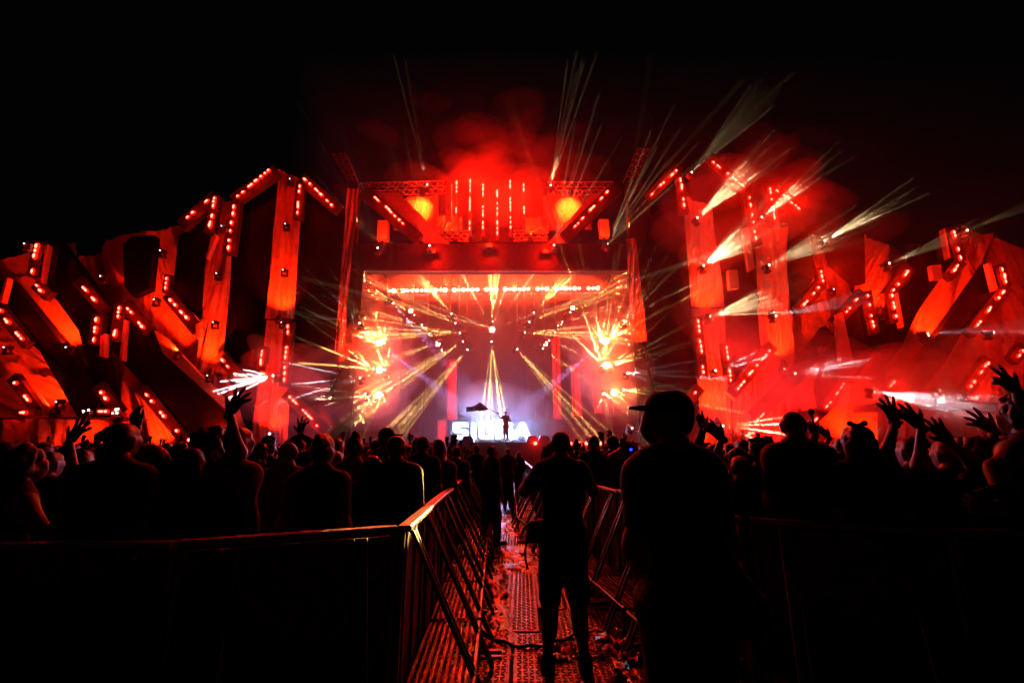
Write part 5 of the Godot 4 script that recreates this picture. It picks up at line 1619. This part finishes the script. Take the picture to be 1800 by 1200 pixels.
	person("person with hair gathered on top left of the orange floor lamp", 626, 756, 4.2, {"hair": "bun", "top": "shirt_grey"})
	person("person in a flat cap behind the short-haired man left of the stage", 680, 753, 4.9, {"hair": "crop", "cap": -1.4})
	person("short-haired man in front of the flat cap left of the stage", 697, 765, 3.9, {"hair": "short", "wide": 1.1})
	person("short-haired person left of the hooded one near the aisle", 743, 766, 5.6, {"hair": "crop"})
	person("person with a pointed hood beside the left aisle barriers", 773, 769, 5.9, {"hair": "hood", "sleeve": "long", "top": "shirt_grey"})
	person("person holding a dark phone up left of the letters", 803, 784, 7.4, {"hair": "short", "cell": 0.02, "reach": [[-1, 797, 780, 0.2, 5, 0.1, 0.9]]})
	person("person with the dark head right in front of the left monitor speaker", 838, 781, 10.4, {"hair": "short", "cell": 0.022})
	person("person at the barrier corner with a low dark head", 590, 792, 4.4, {"hair": "ponytail"})
	person("short person between the shaven head and the crest", 540, 790, 4.3, {"hair": "short"})
	person("person with long hair behind the round-headed man", 145, 790, 4.3, {"hair": "long"})
	person("person with a low head at the far left behind the curly one", 10, 778, 3.8, {"hair": "short", "cap": 0.0})
	person("person with a rounded head left of the tall flat-topped one", 452, 782, 4.4, {"hair": "curly"})
	person("short person close behind the barrier left of the corner", 655, 800, 3.9, {"hair": "long"})
	# right of the aisle
	person("short-haired person left of the bucket hat", 1043, 765, 6.8, {"hair": "short", "cell": 0.02})
	person("person in a bucket hat behind the right barriers", 1077, 767, 6.6, {"cell": 0.02, "hair": "crop", "cap": "bucket", "top": "shirt_grey", "turn": -0.5})
	person("person holding up two fingers beside the bucket hat", 1103, 777, 6.3, {"hair": "curly", "cell": 0.02, "reach": [[-1, 1096, 786, 0.15, 2, 0.25, 0.1, [2, 3]]]})
	person("person pointing a finger up right of the tall man's neck", 1254, 777, 4.4, {"hair": "hood", "sleeve": "long", "reach": [[-1, 1237, 752, 0.15, -12, 0.1, 0.3, [1, 2, 3]]]})
	person("person waving a tilted hand towards the stage", 1296, 786, 3.9, {"hair": "long", "reach": [[-1, 1270, 770, 0.2, -42, 0.15, 0.2]]})
	person("person with a wide dark head of hair left of the shaven man", 1336, 771, 3.9, {"hair": "curly", "top": "shirt_black"})
	person("shaven man in glasses standing tall right of centre", 1392, 719, 3.45, {"hair": "bald", "glasses": true, "wide": 1.06, "turn": -0.1, "look": -0.35})
	person("person holding a stick with a round top in the air", 1441, 775, 4.6, {"hair": "short", "reach": [[-1, 1434, 764, 0.15, -14, 0.05, 1.5]]})
	person("small person with a thin arm lifted behind the stick", 1478, 770, 6.2, {"hair": "short", "cell": 0.02, "reach": [[-1, 1458, 768, 0.1, -40, 0.1, 0.4]]})
	person("woman with long hair and a bow in front of the large right panel", 1505, 747, 3.2, {"hair": "long", "wide": 0.98, "top": "shirt_black"})
	person("person raising an open hand with a wrist band", 1600, 768, 3.3, {"hair": "short", "reach": [[-1, 1574, 741, 0.15, -8, 0.32, 0.08]]})
	person("fair-haired person lifting both open hands", 1662, 772, 3.3, {"hair": "short", "hair_mat": "hair_fair", "reach": [[-1, 1620, 750, 0.2, -36, 0.25, 0.15], [1, 1652, 745, 0.35, -32, 0.25, 0.1]]})
	person("person in front of the right side deck with a rounded head", 1690, 766, 4.4, {"hair": "short"})
	person("person with reddish hair left of the man at the right edge", 1722, 768, 3.2, {"hair": "curly", "hair_mat": "hair_fair"})
	person("person whose spread hand tilts left beside the man at the right edge", 1768, 765, 3.4, {"hair": "short", "reach": [[-1, 1748, 756, 0.25, -48, 0.35, 0.15]]})
	person("man in a sleeveless shirt at the right edge of the picture", 1792, 696, 2.95, {"hair": "curly", "sleeve": "none", "turn": 0.15, "reach": [[-1, 1757, 900, 0.25, -75, 0.2, 0.8]]})
	person("person at the right edge reaching two fingers high into the air", 1850, 735, 3.05, {"hair": "short", "reach": [[-1, 1786, 680, 0.2, -36, 0.28, 0.1, [2, 3]]]})
	person("person low behind the front barrier right of the tall man", 1300, 800, 3.7, {"hair": "ponytail", "hair_mat": "hair_fair"})
	person("short person between the shaven man and the long-haired woman", 1450, 794, 3.6, {"hair": "long"})
	person("person with a dark head between the bow and the wrist band", 1556, 776, 4.0, {"hair": "crop"})
	person("person low behind the fair-haired one", 1640, 786, 4.3, {"hair": "long"})
	# what they hold and wear
	var ph := thing("phone", "dark phone held up left of the letters", "phone", at(797, 773, 7.18))
	var st := begin()
	boxat(st, Vector3.ZERO, Vector3(0.075, 0.15, 0.009))
	obj("case", st, M.case_black, ph)
	ph = thing("phone", "phone with a blue light held up beside the bucket hat", "phone", at(1109, 790, 6.05))
	st = begin()
	boxat(st, Vector3.ZERO, Vector3(0.15, 0.075, 0.009))
	obj("case", st, M.case_black, ph)
	lamp_blob("blue_lamp", ph, ph.position + Vector3(-0.02, -0.005, 0.01), ph.position + Vector3(0.02, 0.005, 0.01), 0.016, M.phone_blue)
	ph = thing("phone", "dark phone in the hand of the man at the right edge", "phone", at(1737, 868, 2.62))
	st = begin()
	box(st, Transform3D(Basis(Vector3.BACK, 0.3), Vector3.ZERO), Vector3(0.14, 0.07, 0.01))
	obj("case", st, M.case_black, ph)
	var a := at(1434, 764, 4.42)
	var b := at(1427, 728, 4.42)
	var sk := thing("bulb_stick", "thin stick with a round bulb top held above the crowd", "stick", a)
	st = begin()
	tube(st, a - (b - a) * 0.4, b, 0.011, 8)
	obj("shaft", st, M.case_black, sk, true)
	lamp_blob("bulb_top", sk, b - Vector3(0, 0.01, 0), b + Vector3(0.0, 0.055, 0), 0.027, M.case_black)
	var bow := thing("hair_bow", "small bow on top of the long-haired woman's head", "bow", at(1508, 747, 3.17))
	obj("loops", skin_over([[Vector3(-0.05, 0.01, 0), Vector3(-0.01, 0, 0), 0.02, 0.008], [Vector3(0.05, 0.012, 0), Vector3(0.01, 0, 0), 0.02, 0.008]], 0.006, 0.008), M.shirt_black, bow)
	var wb := thing("wrist_band", "knotted band on the wrist of the open raised hand", "wrist band", at(1575, 743, 3.14))
	st = begin()
	for k in 12:
		var p0 := Vector3(cos(TAU * k / 12) * 0.034, 0.006 * sin(k * 2.0), sin(TAU * k / 12) * 0.034)
		var p1 := Vector3(cos(TAU * (k + 1) / 12) * 0.034, 0.006 * sin((k + 1) * 2.0), sin(TAU * (k + 1) / 12) * 0.034)
		tube(st, p0, p1, 0.009, 5)
	tube(st, Vector3(-0.03, 0, 0.02), Vector3(-0.055, -0.06, 0.03), 0.01, 5, 0.014)
	obj("band", st, M.shirt_black, wb)
	# the rows further forward
	var kinds := ["short", "crop", "long", "hood", "curly", "short", "bun", "ponytail", "short", "crop"]
	var protos_ := []
	for i in 10:
		var o := {"h": 1.72, "cell": 0.026, "hair": kinds[i], "top": ["shirt_black", "shirt_grey", "denim", "shirt_pale"][i % 4], "sleeve": "long" if i % 3 == 0 else "short", "hair_mat": "hair_fair" if i in [2, 7] else "hair_dark"}
		if i == 5: o.arms = [[], raised(1, Vector3(0.26, 1.62, -0.1), Vector3(0.2, 1.86, -0.14), Vector3(-0.1, 1, 0))]
		if i == 8: o.arms = [raised(-1, Vector3(-0.27, 1.3, -0.16), Vector3(-0.12, 1.56, -0.3), Vector3(0.1, 1, -0.1), Vector3(1, 0, 0), 0.1, 1.0), []]
		if i == 8: o.cap = 0.0
		protos_.append(figure(o))
	var look := ["with short hair", "with cropped hair", "with long fair hair", "in a hood", "with curly hair", "with one arm raised", "with hair tied on top", "with a fair ponytail", "in a cap with a bent arm", "with a close-cropped head"]
	for row in 7:
		var d := 5.9 + row * 0.95
		for side in [-1, 1]:
			var edge := 1.35 if side < 0 else lerpf(1.75, 1.1, clampf((d - 6.4) / 3.3, 0.0, 1.0))
			var x := edge + rng.randf_range(0.0, 0.25)
			while x < d * 1.2:
				var i := rng.randi() % 10
				if i == 5 and rng.randf() < 0.5: i = 0
				var o: Node3D = protos_[i].duplicate()
				o.name = numbered("person")
				add_child(o)
				o.position = Vector3(side * x, 0, -d + rng.randf_range(-0.25, 0.25))
				o.rotation.y = rng.randf_range(-0.4, 0.4) + side * 0.25
				o.scale = Vector3.ONE * rng.randf_range(0.92, 1.03)
				var where_ := "by the barriers" if x < edge + 0.7 else ("far out" if x > d * 0.8 else ("towards the aisle" if x < d * 0.4 else "halfway out"))
				tag(o, "spectator %s, %s row forward, %s %s" % [look[i], ["first", "second", "third", "fourth", "fifth", "sixth", "seventh"][row], where_, "left" if side < 0 else "right"], "person", "spectators further forward %s of the aisle" % ("left" if side < 0 else "right"))
				x += rng.randf_range(0.5, 0.78)
	# the mass of heads near the stage
	for i in 5:
		var st2 := begin()
		for c in protos_[i * 2 if i < 4 else 5].get_children():
			if c is MeshInstance3D and c.name != "shoe": st2.append_from(c.mesh, 0, Transform3D())
		var mm := MultiMesh.new()
		mm.transform_format = MultiMesh.TRANSFORM_3D
		mm.mesh = st2.commit()
		var list := []
		for k in 105:
			var d := rng.randf_range(12.6, 22.5)
			var side := -1.0 if rng.randf() < 0.45 else 1.0
			var x := side * rng.randf_range(1.5, d * 1.18)
			var sc := rng.randf_range(0.92, 1.03)
			list.append(Transform3D(Basis(Vector3.UP, rng.randf_range(-0.5, 0.5)) * sc, Vector3(x, 0, -d)))
		mm.instance_count = list.size()
		for k in list.size(): mm.set_instance_transform(k, list[k])
		var mi := MultiMeshInstance3D.new()
		mi.name = numbered("far_crowd")
		mi.multimesh = mm
		mi.material_override = M.shirt_black
		tag(mi, "far crowd packed in front of the stage, read as one mass", "", "", "stuff")
		add_child(mi)
	for p in protos_: p.free()
